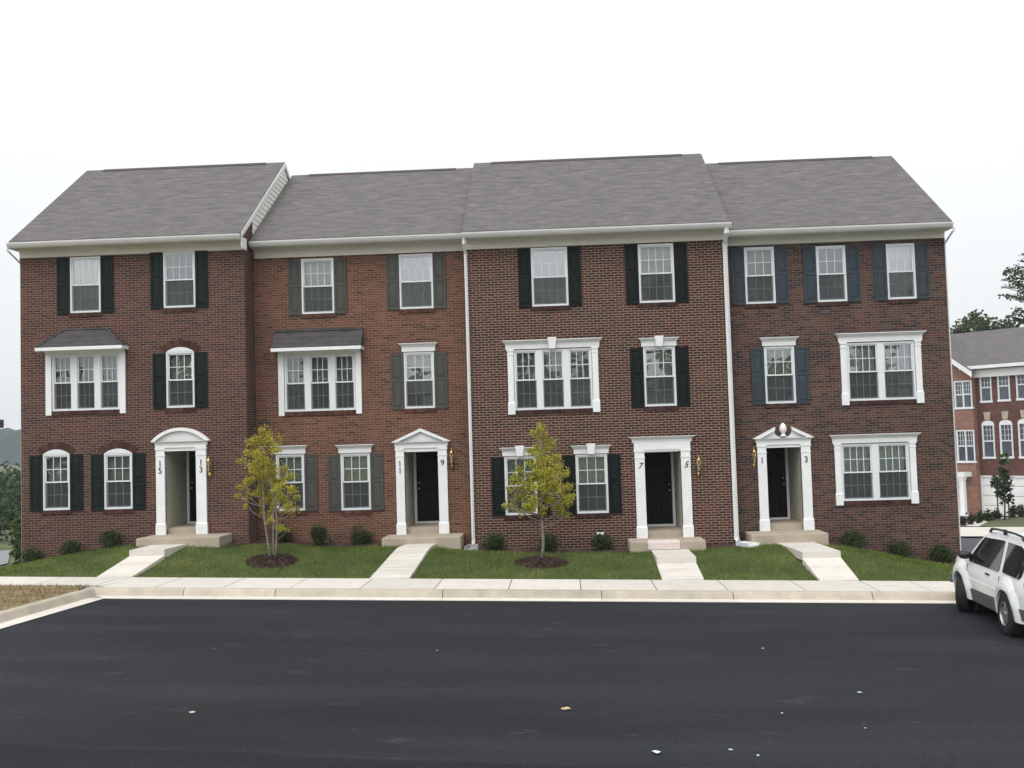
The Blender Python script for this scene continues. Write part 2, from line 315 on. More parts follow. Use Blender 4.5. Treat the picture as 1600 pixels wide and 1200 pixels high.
# ---- asphalt lot
def asphalt_mat():
    m, t, b = newmat('fresh_asphalt'); b.inputs['Roughness'].default_value = .85; b.inputs['Specular IOR Level'].default_value = .15
    tcn = N(t, 'ShaderNodeTexCoord')
    def noise(scale, st, det=5, rgh=.6):
        mp = N(t, 'ShaderNodeMapping'); mp.inputs['Scale'].default_value = st; t.links.new(tcn.outputs['Object'], mp.inputs[0])
        n = N(t, 'ShaderNodeTexNoise'); n.inputs['Scale'].default_value = scale; n.inputs['Detail'].default_value = det; n.inputs['Roughness'].default_value = rgh
        t.links.new(mp.outputs[0], n.inputs['Vector']); return n.outputs['Fac']
    r = ramp(t, [(.3, (.0125, .0137, .0168)), (.52, (.018, .0195, .0237)), (.75, (.027, .0285, .0332))]); t.links.new(noise(.5, (.25, 1.3, 1)), r.inputs[0])
    r2 = ramp(t, [(.35, (.55, .55, .55)), (.65, (1.5, 1.5, 1.5))]); t.links.new(noise(38, (1, 1, 1), 3, .8), r2.inputs[0])
    mu = N(t, 'ShaderNodeMix', data_type='RGBA', blend_type='MULTIPLY'); mu.inputs[0].default_value = 1; t.links.new(r.outputs[0], mu.inputs[6]); t.links.new(r2.outputs[0], mu.inputs[7])
    # scuffs and dust
    r3 = ramp(t, [(.6, (0, 0, 0)), (.74, (.55, .55, .55))]); t.links.new(noise(2.1, (.55, 1.2, 1), 8, .7), r3.inputs[0])
    mx = N(t, 'ShaderNodeMix', data_type='RGBA'); mx.inputs[7].default_value = (.075, .075, .08, 1); t.links.new(r3.outputs[0], mx.inputs[0]); t.links.new(mu.outputs[2], mx.inputs[6])
    # the dusty smear by the left kerb
    sp = N(t, 'ShaderNodeVectorMath', operation='SUBTRACT'); sp.inputs[1].default_value = (-11.4, 18.0, 0); t.links.new(tcn.outputs['Object'], sp.inputs[0])
    sm = N(t, 'ShaderNodeVectorMath', operation='MULTIPLY'); sm.inputs[1].default_value = (.32, .75, 0); t.links.new(sp.outputs[0], sm.inputs[0])
    ln = N(t, 'ShaderNodeVectorMath', operation='LENGTH'); t.links.new(sm.outputs[0], ln.inputs[0])
    nn = N(t, 'ShaderNodeMath', operation='MULTIPLY_ADD'); nn.inputs[1].default_value = 1.3; t.links.new(noise(1.4, (.5, 2.2, 1), 6, .7), nn.inputs[0]); t.links.new(ln.outputs['Value'], nn.inputs[2])
    r4 = ramp(t, [(.55, (.8, .8, .8)), (1.0, (0, 0, 0))]); t.links.new(nn.outputs[0], r4.inputs[0])
    mx2 = N(t, 'ShaderNodeMix', data_type='RGBA'); mx2.inputs[7].default_value = (.16, .155, .145, 1); t.links.new(r4.outputs[0], mx2.inputs[0]); t.links.new(mx.outputs[2], mx2.inputs[6])
    # paving seam crossing the near part of the lot
    a0, a1 = hit(0, 1165, lambda x, y: lot(x)), hit(900, 1196, lambda x, y: lot(x)); dx, dy = a1[0]-a0[0], a1[1]-a0[1]; ll = math.hypot(dx, dy)
    ps = N(t, 'ShaderNodeVectorMath', operation='SUBTRACT'); ps.inputs[1].default_value = (a0[0], a0[1], 0); t.links.new(tcn.outputs['Object'], ps.inputs[0])
    pd = N(t, 'ShaderNodeVectorMath', operation='DOT_PRODUCT'); pd.inputs[1].default_value = (-dy/ll, dx/ll, 0); t.links.new(ps.outputs[0], pd.inputs[0])
    pn_ = N(t, 'ShaderNodeMath', operation='MULTIPLY_ADD'); pn_.inputs[1].default_value = .35; t.links.new(noise(1.1, (.6, 1, 1), 4), pn_.inputs[0]); t.links.new(pd.outputs['Value'], pn_.inputs[2])
    rs = ramp(t, [(.0, (.66, .66, .66)), (.13, (.66, .66, .66)), (.2, (1.12, 1.12, 1.12)), (.3, (1, 1, 1))]); t.links.new(pn_.outputs[0], rs.inputs[0])
    mu2 = N(t, 'ShaderNodeMix', data_type='RGBA', blend_type='MULTIPLY'); mu2.inputs[0].default_value = .8; t.links.new(mx2.outputs[2], mu2.inputs[6]); t.links.new(rs.outputs[0], mu2.inputs[7])
    # small pale flecks and tyre dust
    vo = N(t, 'ShaderNodeTexVoronoi'); vo.inputs['Scale'].default_value = 1.15; t.links.new(tcn.outputs['Object'], vo.inputs['Vector'])
    vd = N(t, 'ShaderNodeMath', operation='MULTIPLY_ADD'); vd.inputs[1].default_value = .16; t.links.new(noise(9, (1, 1, 1), 4), vd.inputs[0]); t.links.new(vo.outputs['Distance'], vd.inputs[2])
    rv = ramp(t, [(.085, (.75, .75, .75)), (.125, (0, 0, 0))]); t.links.new(vd.outputs[0], rv.inputs[0])
    sc_ = N(t, 'ShaderNodeSeparateColor'); t.links.new(vo.outputs['Color'], sc_.inputs[0]); gt = N(t, 'ShaderNodeMath', operation='GREATER_THAN'); gt.inputs[1].default_value = .3; t.links.new(sc_.outputs[0], gt.inputs[0])
    mm = N(t, 'ShaderNodeMath', operation='MULTIPLY'); t.links.new(rv.outputs[0], mm.inputs[0]); t.links.new(gt.outputs[0], mm.inputs[1])
    mx3 = N(t, 'ShaderNodeMix', data_type='RGBA'); mx3.inputs[7].default_value = (.1, .1, .11, 1); t.links.new(mm.outputs[0], mx3.inputs[0]); t.links.new(mu2.outputs[2], mx3.inputs[6])
    t.links.new(mx3.outputs[2], b.inputs['Base Color'])
    bn = N(t, 'ShaderNodeBump'); bn.inputs['Strength'].default_value = .5; bn.inputs['Distance'].default_value = .01
    t.links.new(noise(90, (1, 1, 1), 2), bn.inputs['Height']); t.links.new(bn.outputs[0], b.inputs['Normal'])
    return m
M['asphalt'] = asphalt_mat()
lotf = lambda x, y: lot(x)
C0 = hit(163, 936, lotf); C1 = hit(0, 984, lotf)              # edge of the asphalt along the left kerb
LEFTDIR = np.array([C1[0]-C0[0], C1[1]-C0[1]]); LEFTDIR /= np.linalg.norm(LEFTDIR)
CX = C0[0]
def lk(d, s): # point at distance s down the left kerb, d metres outside the asphalt edge
    nrm = np.array([LEFTDIR[1], -LEFTDIR[0]]); nrm *= -1 if nrm[0] > 0 else 1
    return np.array([CX, GY])+LEFTDIR*s+nrm*d
mb = MB()
e = lk(0, 17)
outline = [(CX, GY), (e[0], e[1]), (e[0], 3), (40, 3), (40, GY)]
cols = [CX, 0, 8, 14, 40]
mb.poly([(x, y, lot(x)) for x, y in [(e[0], e[1]), (e[0], 2), (14, 2), (14, GY), (CX, GY)]])
mb.quad((14, 2, lot(14)), (40, 2, lot(14)), (40, GY, lot(14)), (14, GY, lot(14)))
tag(mb.build('road', M['asphalt']), kind='structure')

# ---- gutter pan, kerb, pavement (slabs with open joints)
mb = MB(); mk = MB(); mg = MB(); mj = MB()
def slab(m, x0, x1, y0, y1, dz, th):
    m.add([(x0,y0,zs(x0)+dz),(x1,y0,zs(x1)+dz),(x1,y1,zs(x1)+dz),(x0,y1,zs(x0)+dz),(x0,y0,zs(x0)+dz-th),(x1,y0,zs(x1)+dz-th),(x1,y1,zs(x1)+dz-th),(x0,y1,zs(x0)+dz-th)],
          [(0,1,2,3),(0,4,5,1),(1,5,6,2),(2,6,7,3),(3,7,4,0)])
kc = lk(.47, 0); KX = kc[0]
jpx = [200, 262, 365, 466, 572, 685, 797, 907, 1022, 1130, 1248, 1360, 1440, 1530]
jx = [PX(p, 915, 23.7) for p in jpx]; jx = [KX+.1]+[x for x in jx if x > KX+.8]+[13.5, 15, 16.5]
g = .011
for a, b_ in zip(jx[:-1], jx[1:]): slab(mb, a+g, b_-g, KY+.16, SY, 0, .1)
lx = [-30, -24]+[KX-.1-1.5*k for k in range(7, -1, -1)]
for a, b_ in zip(lx[:-1], lx[1:]): slab(mb, a+g, b_-g, KY+.45, SY, 0, .1)
slab(mb, KX-.1+g, KX+.1-g, KY+.45, SY, 0, .1)
for a, b_ in zip([-30, -14, KX+.02, 14], [-14, KX+.02, 14, 17]): slab(mj, a, b_, KY+(.47 if b_ < KX+.1 else .1), SY-.005, -.02, .2)
kpx = [143, 288, 431, 692, 940, 1145, 1362, 1520]
kx = [KX]+[PX(p, 925, KY) for p in kpx if PX(p, 925, KY) > KX+.5]+[13, 16.5]
for a, b_ in zip(kx[:-1], kx[1:]):
    # battered kerb face with a rounded arris
    prof = [(KY-.11, -.15), (KY-.03, -.03), (KY-.005, -.008), (KY+.03, 0), (KY+.15, 0), (KY+.15, -.3), (KY-.11, -.3)]
    a2, b2 = a+.008, b_-.008; n = len(prof)
    mk.add([(a2, y, zs(a2)+z) for y, z in prof]+[(b2, y, zs(b2)+z) for y, z in prof],
           [(i, i+1, n+i+1, n+i) for i in range(n-1)]+[tuple(range(n-1, -1, -1)), tuple(range(n, 2*n))])
    slab(mg, a+.004, b_-.004, GY-.0, KY-.1, -.148, .1)
# left kerb running toward the camera
LS = [0, 2.1, 4.6, 7.6, 10.6, 13.6, 17]
for a, b_ in zip(LS[:-1], LS[1:]):
    prof = [(.36, -.15), (.44, -.03), (.465, -.008), (.5, 0), (.62, 0), (.62, -.3), (.36, -.3)]; n = len(prof)
    A = [(*lk(d, a-.45*(a == 0)*d/.47+.008), z) for d, z in prof]; B = [(*lk(d, b_-.008), z) for d, z in prof]
    fx = lambda q: (q[0], q[1], zs(q[0])+q[2])
    mk.add([fx(q) for q in A+B], [(i+1, i, n+i, n+i+1) for i in range(n-1)]+[tuple(range(n)), tuple(range(2*n-1, n-1, -1))])
    A = [lk(d, s) for d, s in ((0, a), (0, b_-.005), (.36, b_-.005), (.36, a-.3*(a == 0)))]
    mg.add([(q[0], q[1], zs(q[0])-.148) for q in A], [(0, 1, 2, 3)])
tag(mb.build('pavement', M['conc']), kind='structure'); tag(mj.build('pavement_joints', M['joint']), kind='structure')
tag(mk.build('kerb', M['conc_curb']), kind='structure'); tag(mg.build('gutter_pan', M['conc_gut']), kind='structure')

# ---- yard in front of the houses, dry verge on the left
mb = MB(); gx = np.arange(-30, 16.01, .5); gy = [SY+.0, 24.9, 25.3, 25.7, 26.1, 26.5, 26.9, 27.3, 27.7, 28.1, 28.9, 31]
for y in gy:
    for x in gx: mb.v.append((float(x), y, yard(x, y)))
for j in range(len(gy)-1):
    for i in range(len(gx)-1): n = len(gx); mb.f.append((j*n+i, j*n+i+1, (j+1)*n+i+1, (j+1)*n+i)); mb.mi.append(0)
tag(mb.build('lawn_soil', M['soil'], smooth=True), kind='structure')
mb = MB(); vA = lk(.62, 0); vB = lk(.62, 17)
def verge(x, y): return zs(x)-.012
q = [lk(.56, s) for s in np.linspace(.2, 17, 14)]
for i in range(13):
    xl = -30
    for k in range(8):
        p0 = [(a[0]*(1-f)+xl*f, a[1]) for a, f in ((q[i], k/8), (q[i], (k+1)/8))]; p1 = [(a[0]*(1-f)+xl*f, a[1]) for a, f in ((q[i+1], k/8), (q[i+1], (k+1)/8))]
        mb.add([(x, y, verge(x, y)) for x, y in (p0[0], p0[1], p1[1], p1[0])], [(0, 1, 2, 3)])
mb.add([(x, y, verge(x, y)) for x, y in ((q[0][0], q[0][1]), (q[0][0]-.3, KY+.45), (-30, KY+.45), (-30, q[0][1]))], [(0, 1, 2, 3)])
tag(mb.build('dry_verge', M['dry'], smooth=True), kind='structure')

# ------------------------------------------------------------------ the four townhouses
rng = random.Random(4)
def rect(c, Y):                        # four photo corners TL TR BR BL -> x0 x1 z0 z1 on the facade
    p = [P(c[2*i], c[2*i+1], Y) for i in range(4)]
    return (p[0][0]+p[3][0])/2, (p[1][0]+p[2][0])/2, (p[2][1]+p[3][1])/2, (p[0][1]+p[1][1])/2
def wall_with_holes(m, X0, X1, Z0, Z1, Y, holes, dep):
    cx = sorted({X0, X1, *[h[0] for h in holes], *[h[1] for h in holes]}); cz = sorted({Z0, Z1, *[h[2] for h in holes], *[h[3] for h in holes]})
    for a, b in zip(cx[:-1], cx[1:]):
        for c, d in zip(cz[:-1], cz[1:]):
            mx, mz = (a+b)/2, (c+d)/2
            if any(h[0] < mx < h[1] and h[2] < mz < h[3] for h in holes): continue
            m.quad((a, Y, c), (b, Y, c), (b, Y, d), (a, Y, d))
    for x0, x1, z0, z1 in holes:
        y1 = Y+dep
        m.quad((x0, Y, z0), (x0, y1, z0), (x1, y1, z0), (x1, Y, z0)); m.quad((x0, Y, z1), (x1, Y, z1), (x1, y1, z1), (x0, y1, z1))
        m.quad((x0, Y, z0), (x0, Y, z1), (x0, y1, z1), (x0, y1, z0)); m.quad((x1, Y, z0), (x1, y1, z0), (x1, y1, z1), (x1, Y, z1))
def sash(m, pn, x0, x1, z0, z1, y, cols, st=.036):
    m.box(x0, x1, y, y+.03, z0, z0+st); m.box(x0, x1, y, y+.03, z1-st, z1)
    m.box(x0, x0+st, y+.001, y+.029, z0+st, z1-st); m.box(x1-st, x1, y+.001, y+.029, z0+st, z1-st)
    gx0, gx1, gz0, gz1 = x0+st, x1-st, z0+st, z1-st
    t = .0085
    for i in range(1, cols):
        xx = gx0+(gx1-gx0)*i/cols; m.box(xx-t, xx+t, y+.012, y+.018, gz0, gz1)
    zz = (gz0+gz1)/2; m.box(gx0, gx1, y+.0125, y+.0175, zz-t, zz+t)
    tl = rng.uniform(-.012, .012)*(gz1-gz0)
    tx = rng.uniform(-.006, .006)*(gx1-gx0)
    yy = y+.024
    pn.quad((gx0, yy+tx, gz0+0), (gx1, yy-tx, gz0), (gx1, yy-tx+tl, gz1), (gx0, yy+tx+tl, gz1))
def add_window(h, r, cols, units=1, mull=.17, blind_or_dim_room=0, refl='glass', arch=0, folds=False, sold=None, sill=True):
    x0, x1, z0, z1 = r; Y = h['Y']; fr = .045
    m = MB(); pn = MB(); scn = MB(); cu = MB()
    m.box(x0, x0+fr, Y-.012, Y+.1, z0, z1); m.box(x1-fr, x1, Y-.012, Y+.1, z0, z1)
    m.box(x0+fr, x1-fr, Y-.011, Y+.1, z1-fr, z1); m.box(x0+fr, x1-fr, Y-.016, Y+.1, z0, z0+fr)
    W = (x1-x0-2*fr-mull*(units-1))/units
    for u in range(units):
        a = x0+fr+u*(W+mull); b = a+W
        if u: m.box(a-mull, a, Y-.014, Y+.099, z0+fr-.08*0, z1-fr)
        zm = (z0+z1)/2
        sash(m, pn, a, b, zm-.02, z1-fr, Y+.015, cols)
        sash(m, pn, a, b, z0+fr, zm+.02, Y+.05, cols, .04)
        scn.quad((a+.012, Y+.034, z0+fr+.012), (b-.012, Y+.034, z0+fr+.012), (b-.012, Y+.034, zm-.022), (a+.012, Y+.034, zm-.022))
        n = 40 if folds else 1
        for i in range(n):
            s0 = a+(b-a)*i/n; s1 = a+(b-a)*(i+1)/n
            f = (lambda k: .02*math.sin(k*1.15)+.012*math.sin(k*.47+u)) if folds else (lambda k: 0)
            cu.quad((s0, Y+.16+f(i), z0), (s1, Y+.16+f(i+1), z0), (s1, Y+.16+f(i+1), z1), (s0, Y+.16+f(i), z1))
        if blind_or_dim_room == 4:      # blind half drawn: rail across the room side
            pass
    if arch:
        pts = [(x0, z1), (x1, z1)]; rad = ((x1-x0)**2/4+arch**2)/(2*arch); cz = z1+arch-rad; half = math.asin((x1-x0)/2/rad)
        pts += [((x0+x1)/2+rad*math.sin(half-k*2*half/16), cz+rad*math.cos(half-k*2*half/16)) for k in range(1, 16)]
        m.prism(pts[::-1] if False else pts, Y-.02, Y+.05)
        am = MB(); k = int(2*half*(rad+.1)/.068)
        ha = half*1.12
        for i in range(k):
            a0 = -ha+2*ha*i/k+.004/rad; a1 = -ha+2*ha*(i+1)/k-.004/rad; q = [(rad+.005, a0), (rad+.005, a1), (rad+.2, a1), (rad+.2, a0)]
            am.prism([((x0+x1)/2+rr*math.sin(t), cz+rr*math.cos(t)) for rr, t in q], Y-.022, Y+.04)
        h['arches'].append(am)
    o = m.build('window', M['vinyl'], h['root'])
    pn.build('pane', M[refl], o); scn.build('screen', M['screen'], o)
    cu.build('curtain' if folds else 'blind_or_dim_room', M['curt'][blind_or_dim_room], o, smooth=folds)  # with dim_room this is a dark sheet painted as room shade
    if sill:
        s = MB(); k = max(4, int((x1-x0+.1)/.072)); wd = (x1-x0+.1)/k
        for i in range(k): a = x0-.05+i*wd; s.prism([(Y-.035, z0-.115), (Y-.035, z0-.012), (Y+.04, z0-.001), (Y+.04, z0-.115)], a+.005, a+wd-.005, 'yz')
        s.build('sill', M[h['sold']], o)
    return o
def shutter(h, x0, x1, z0, z1, mat):
    Y = h['Y']; m = MB(); st = .055; m.box(x0, x1, Y-.022, Y-.003, z0, z1)
    m.box(x0, x0+st, Y-.04, Y-.021, z0, z1); m.box(x1-st, x1, Y-.04, Y-.021, z0, z1)
    zm = z0+(z1-z0)*.52
    for a, b in ((z0, z0+.08), (zm-.045, zm+.045), (z1-.08, z1)): m.box(x0+st, x1-st, Y-.039, Y-.0215, a, b)
    for a, b in ((z0+.08, zm-.045), (zm+.045, z1-.08)):      # raised panels with sloped shoulders
        p = [(x0+st+.015, a+.02), (x1-st-.015, a+.02), (x1-st-.015, b-.02), (x0+st+.015, b-.02)]
        q = [(x0+st+.05, a+.055), (x1-st-.05, a+.055), (x1-st-.05, b-.055), (x0+st+.05, b-.055)]
        m.add([(u, Y-.0225, v) for u, v in p]+[(u, Y-.036, v) for u, v in q], [(i, (i+1) % 4, 4+(i+1) % 4, 4+i) for i in range(4)]+[(4, 5, 6, 7)])
    m.build('shutter', M[mat], h['root'])
CROWN = [(0, 0), (.03, 0), (.035, .5), (.05, .62), (.07, .7), (.1, .84), (.13, .93), (.13, 1), (0, 1)]
def crown(m, x0, x1, z0, z1, Y, sc_=1.0):      # moulded head: profile with mitred returns at both ends
    pr = [(d*sc_, z0+t*(z1-z0)) for d, t in CROWN]; n = len(pr)
    vs = []
    for d, z in pr: vs += [(x0-d*.75, Y+.0, z), (x0-d*.75, Y-.015-d, z), (x1+d*.75, Y-.015-d, z), (x1+d*.75, Y+.0, z)]
    fs = []
    for i in range(n-1):
        for k in range(3): fs.append((i*4+k, i*4+k+1, (i+1)*4+k+1, (i+1)*4+k))
    fs += [((n-2)*4+0, (n-2)*4+1, (n-2)*4+2, (n-2)*4+3)]
    m.add(vs, fs)
def lintel(h, x0, x1, z, key=False, ht=.225):
    m = MB(); Y = h['Y']; crown(m, x0-.02, x1+.02, z+.015, z+.015+ht, Y)
    o = m.build('lintel', M['white'], h['root'])
    if key: keystone(o, (x0+x1)/2, z+.0, z+ht+.055, Y)
def keystone(o, xc, z0, z1, Y):
    k = MB(); k.add([(xc-.08, Y-.18, z0), (xc+.08, Y-.18, z0), (xc+.12, Y-.2, z1), (xc-.12, Y-.2, z1), (xc-.08, Y, z0), (xc+.08, Y, z0), (xc+.12, Y, z1), (xc-.12, Y, z1)],
                    [(0, 1, 2, 3), (3, 2, 6, 7), (0, 3, 7, 4), (1, 5, 6, 2), (0, 4, 5, 1)])
    k.build('keystone', M['white'], o, bevel=.008)
def pilaster(m, x0, x1, z0, z1, Y, plinth=.27, cap=.17, proud=.05):
    e = .018
    m.box(x0, x1, Y-proud, Y+.0, z0+plinth, z1-cap)
    m.box(x0-e, x1+e, Y-proud-e, Y-.001, z0, z0+plinth-.02); m.prism([(Y, z0+plinth-.02), (Y-proud-e, z0+plinth-.02), (Y-proud, z0+plinth+.012), (Y, z0+plinth+.012)], x0-e*.5, x1+e*.5, 'yz')
    m.box(x0-e*.6, x1+e*.6, Y-proud-.012, Y-.001, z1-cap, z1-cap+.035); m.box(x0, x1, Y-proud-.002, Y-.0005, z1-cap+.035, z1-.05)
    m.box(x0-e, x1+e, Y-proud-e, Y-.001, z1-.05, z1)
def group_surround(h, r, top, lz, rz, key=False, crn=True, pw=.16):
    """white boards either side of a grouped window and a moulded head over it"""
    x0, x1, z0, z1 = r; Y = h['Y']; m = MB()
    zl = z0-.11
    if crn:
        pilaster(m, x0-pw-.01, x0-.012, zl, z1+.02, Y, .32, .15, .045); pilaster(m, x1+.012, x1+pw+.01, zl, z1+.02, Y, .32, .15, .045)
        crown(m, x0-pw-.03, x1+pw+.03, z1+.021, top, Y, 1.1)
    else:
        m.box(x0-pw-.01, x0-.012, Y-.045, Y, zl, z1+.2); m.box(x1+.012, x1+pw+.01, Y-.045, Y, zl, z1+.2)
        m.box(x0-.011, x1+.011, Y-.03, Y, z1+.04, z1+.2)
    o = m.build('window_surround', M['white'], h['root'])
    if key: keystone(o, (x0+x1)/2, z1+.0, top+.05, Y)
    return o

def numeral(h, par, txt, xc, zt, Y, size=.2, shear=0):
    """house number on a pilaster, one digit under the other"""
    m = MB()
    for i, ch in enumerate(txt):
        c = bpy.data.curves.new('numeral', 'FONT'); c.body = ch; c.size = size*1.35; c.extrude = .006; c.align_x = 'CENTER';  c.shear = shear
        t = bpy.data.objects.new('numeral', c); me = bpy.data.meshes.new_from_object(t)
        zz = zt-size*.98-i*size*1.12
        m.add([(xc+v.co.x, Y-.008-v.co.z, zz+v.co.y) for v in me.vertices], [tuple(p.vertices) for p in me.polygons])
        bpy.data.objects.remove(t); bpy.data.curves.remove(c); bpy.data.meshes.remove(me)
    m.build('house_number', M['number'], par)

def entrance(h, pq, open_px, lint_y, nums, style, door_side, shear=0):
    Y = h['Y']; x0, x1, z0, z1 = rect(pq, Y)
    yl = (lint_y+830)/2
    ox0 = PX(open_px[0], yl, Y); ox1 = PX(open_px[1], yl, Y); oz = PZ((open_px[0]+open_px[1])/2, lint_y, Y)
    h['porch'] = (ox0, ox1, z0, oz, z1, x0, x1); return
def entrance_build(h, nums, style, door_side, shear=0):
    ox0, ox1, z0, oz, z1, x0, x1 = h['porch']; Y = h['Y']; D = 1.55
    m = MB(); pilaster(m, x0, ox0, z0, z1, Y, .3, .22, .07); pilaster(m, ox1, x1, z0, z1, Y, .3, .22, .07)
    m.box(ox0, ox1, Y-.05, Y+.0, oz, z1+.001)
    xa, xb, xc = x0-.03, x1+.03, (x0+x1)/2
    if style == 'flat':
        m.box(x0-.01, x1+.01, Y-.075, Y, z1+.001, z1+.2); crown(m, xa, xb, z1+.2, z1+.36, Y, 1.25); top = z1+.36
    else:
        m.box(x0-.01, x1+.01, Y-.085, Y, z1+.001, z1+.06)
        crown(m, xa+.02, xb-.02, z1+.06, z1+.175, Y, 1.0); zc = z1+.175; ea, eb = xa-.08, xb+.08
        if style == 'arch':
            n = 24; ht = .36; rad = ((eb-ea)**2/4+ht**2)/(2*ht); cz = zc+ht-rad; half = math.asin((eb-ea)/2/rad)
            outer = [(xc+rad*math.sin(-half+2*half*i/n), cz+rad*math.cos(-half+2*half*i/n)) for i in range(n+1)]
            inner = [(xc+(rad-.085)*math.sin((-half+2*half*i/n)*.93), max(zc, cz+(rad-.085)*math.cos((-half+2*half*i/n)*.93))) for i in range(n+1)]
            m.prism(inner+[], Y-.06, Y)
            for i in range(n): m.prism([outer[i], outer[i+1], inner[i+1], inner[i]], Y-.15, Y)
        if style == 'tri':
            ht = .36; ap = (xc, zc+ht)
            m.prism([(ea+.12, zc), (eb-.12, zc), (xc, zc+ht-.09)], Y-.06, Y)
            m.prism([(ea, zc), (ea+.17, zc), (xc, zc+ht-.085), ap], Y-.15, Y); m.prism([(eb-.17, zc), (eb, zc), ap, (xc, zc+ht-.085)], Y-.15, Y)
        if style == 'broken':
            for s in (-1, 1):
                e_ = xc+s*(eb-ea)/2; i_ = xc+s*.21
                m.prism([(e_, zc), (e_-s*.2, zc), (i_+s*.02, zc+.2), (i_, zc+.3)], Y-.15, Y)
                # tympanum with a scooped inner edge
                arc = [(xc+s*a_, zc+b_) for a_, b_ in ((.205, .27), (.225, .22), (.228, .16), (.21, .105), (.17, .06), (.12, .04))]
                m.prism([(e_-s*.16, zc), (xc+s*.02, zc), (xc+s*.02, zc+.035)]+arc[::-1]+[(i_+s*.02, zc+.2)], Y-.07, Y)
    o = m.build('door_surround', M['white'], h['root'])
    if style == 'broken':
        u = MB(); u.lathe([(0, 0), (.085, 0), (.085, .03), (.05, .055), (.05, .09), (.085, .13), (.1, .2), (.09, .27), (.055, .335), (.02, .365), (0, .37)], (xc, Y-.08, zc+.036), 18)
        u.build('finial', M['white'], o, smooth=True)
    numeral(h, o, nums[0], (x0+ox0)/2, z1-.32, Y-.07, .17, shear); numeral(h, o, nums[1], (x1+ox1)/2, z1-.32, Y-.07, .17, shear)
    # recessed porch: landing, lapped side walls, ceiling, back wall, door
    fl = z0+.17
    m = MB(); m.box(ox0+.001, ox1-.001, Y+.12, Y+D, z0-.2, fl); m.box(ox0+.001, ox1-.001, Y+.001, Y+.12, z0-.2, z0+.004)
    m.build('porch_floor', M['conc_tan'], h['root'])
    m = MB(); nrow = int((oz-fl)/.125)
    for s, xx in ((1, ox0), (-1, ox1)):
        for i in range(nrow+1):
            a, b = fl+i*.125-.05, min(oz+.02, fl+(i+1)*.125-.05)
            m.quad((xx+s*.022, Y+.02, a), (xx+s*.022, Y+D, a), (xx+s*.006, Y+D, b), (xx+s*.006, Y+.02, b))
            m.quad((xx+s*.022, Y+.02, a), (xx+s*.022, Y+D, a), (xx+s*.002, Y+D, a), (xx+s*.002, Y+.02, a))
    m.quad((ox0, Y+D, z0), (ox1, Y+D, z0), (ox1, Y+D, oz+.1), (ox0, Y+D, oz+.1))
    m.quad((ox0, Y+.01, oz), (ox1, Y+.01, oz), (ox1, Y+D, oz), (ox0, Y+D, oz))
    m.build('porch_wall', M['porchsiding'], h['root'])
    dw = min(.93, ox1-ox0-.1); dc = {'l': ox0+.04+dw/2, 'r': ox1-.04-dw/2, 'c': (ox0+ox1)/2}[door_side]
    da, db, dt = dc-dw/2+.05, dc+dw/2-.05, min(oz-.03, fl+2.06); yd = Y+D-.05
    f = MB(); f.box(da-.07, da, yd-.03, yd+.049, fl, dt+.07); f.box(db, db+.07, yd-.03, yd+.049, fl, dt+.07); f.box(da, db, yd-.029, yd+.049, dt, dt+.07)
    f.box(da, db, yd-.04, yd+.049, fl, fl+.06)
    d = MB(); d.box(da+.004, db-.004, yd, yd+.04, fl+.06, dt-.002)
    ww = db-da
    for cx_ in (da+ww*.3, da+ww*.7):
        for a, b in ((.2, .78), (.95, 1.5), (1.62, 1.86)):
            p0, p1 = cx_-ww*.14, cx_+ww*.14
            d.add([(p0, yd-.001, fl+a), (p1, yd-.001, fl+a), (p1, yd-.001, fl+b), (p0, yd-.001, fl+b), (p0+.03, yd-.014, fl+a+.03), (p1-.03, yd-.014, fl+a+.03), (p1-.03, yd-.014, fl+b-.03), (p0+.03, yd-.014, fl+b-.03)],
                  [(0, 1, 5, 4), (1, 2, 6, 5), (2, 3, 7, 6), (3, 0, 4, 7), (4, 5, 6, 7)])
    do = d.build('door', M['door'], h['root']); f.build('door_frame', M['white'], do)
    kx_ = {'l': db-.08, 'r': da+.08, 'c': da+.08}[door_side]
    k = MB(); k.lathe([(.0, -.075), (.025, -.072), (.032, -.05), (.022, -.03), (.012, -.025), (.012, 0), (.03, .001)], (kx_, yd, fl+1.0), 12, 'y'); k.lathe([(0, -.02), (.025, -.018), (.03, .001)], (kx_, yd, fl+1.16), 12, 'y')
    k.build('door_handle', M['brass'], do, smooth=True)

H = [
 dict(Y=28.0, X0=-14.72, X1=-8.5, zg=8.94, zf=8.735, ridge=12.27, brick='brick_a', sold='sold_a', rx=(-14.8, -8.455)),
 dict(Y=28.8, X0=-8.49, X1=-2.535, zg=8.875, zf=8.62, ridge=12.05, brick='brick_b', sold='sold_b', rx=(-8.45, -2.57)),
 dict(Y=28.4, X0=-2.525, X1=4.50, zg=8.81, zf=8.575, ridge=12.09, brick='brick_c', sold='sold_c', rx=(-2.56, 4.53)),
 dict(Y=28.8, X0=4.51, X1=10.40, zg=8.665, zf=8.47, ridge=11.87, brick='brick_d', sold='sold_d', rx=(4.56, 10.47)),
]
LAB = ['dark red brick townhouse numbered 15 and 13 with arched windows and round door pediment',
       'orange red brick townhouse numbered 11 and 9 with grey shutters and triangular door pediment',
       'brown brick townhouse numbered 7 and 5 with black shutters and flat door head',
       'dark mottled brick townhouse numbered 1 and 3 with slate blue shutters and broken pediment']
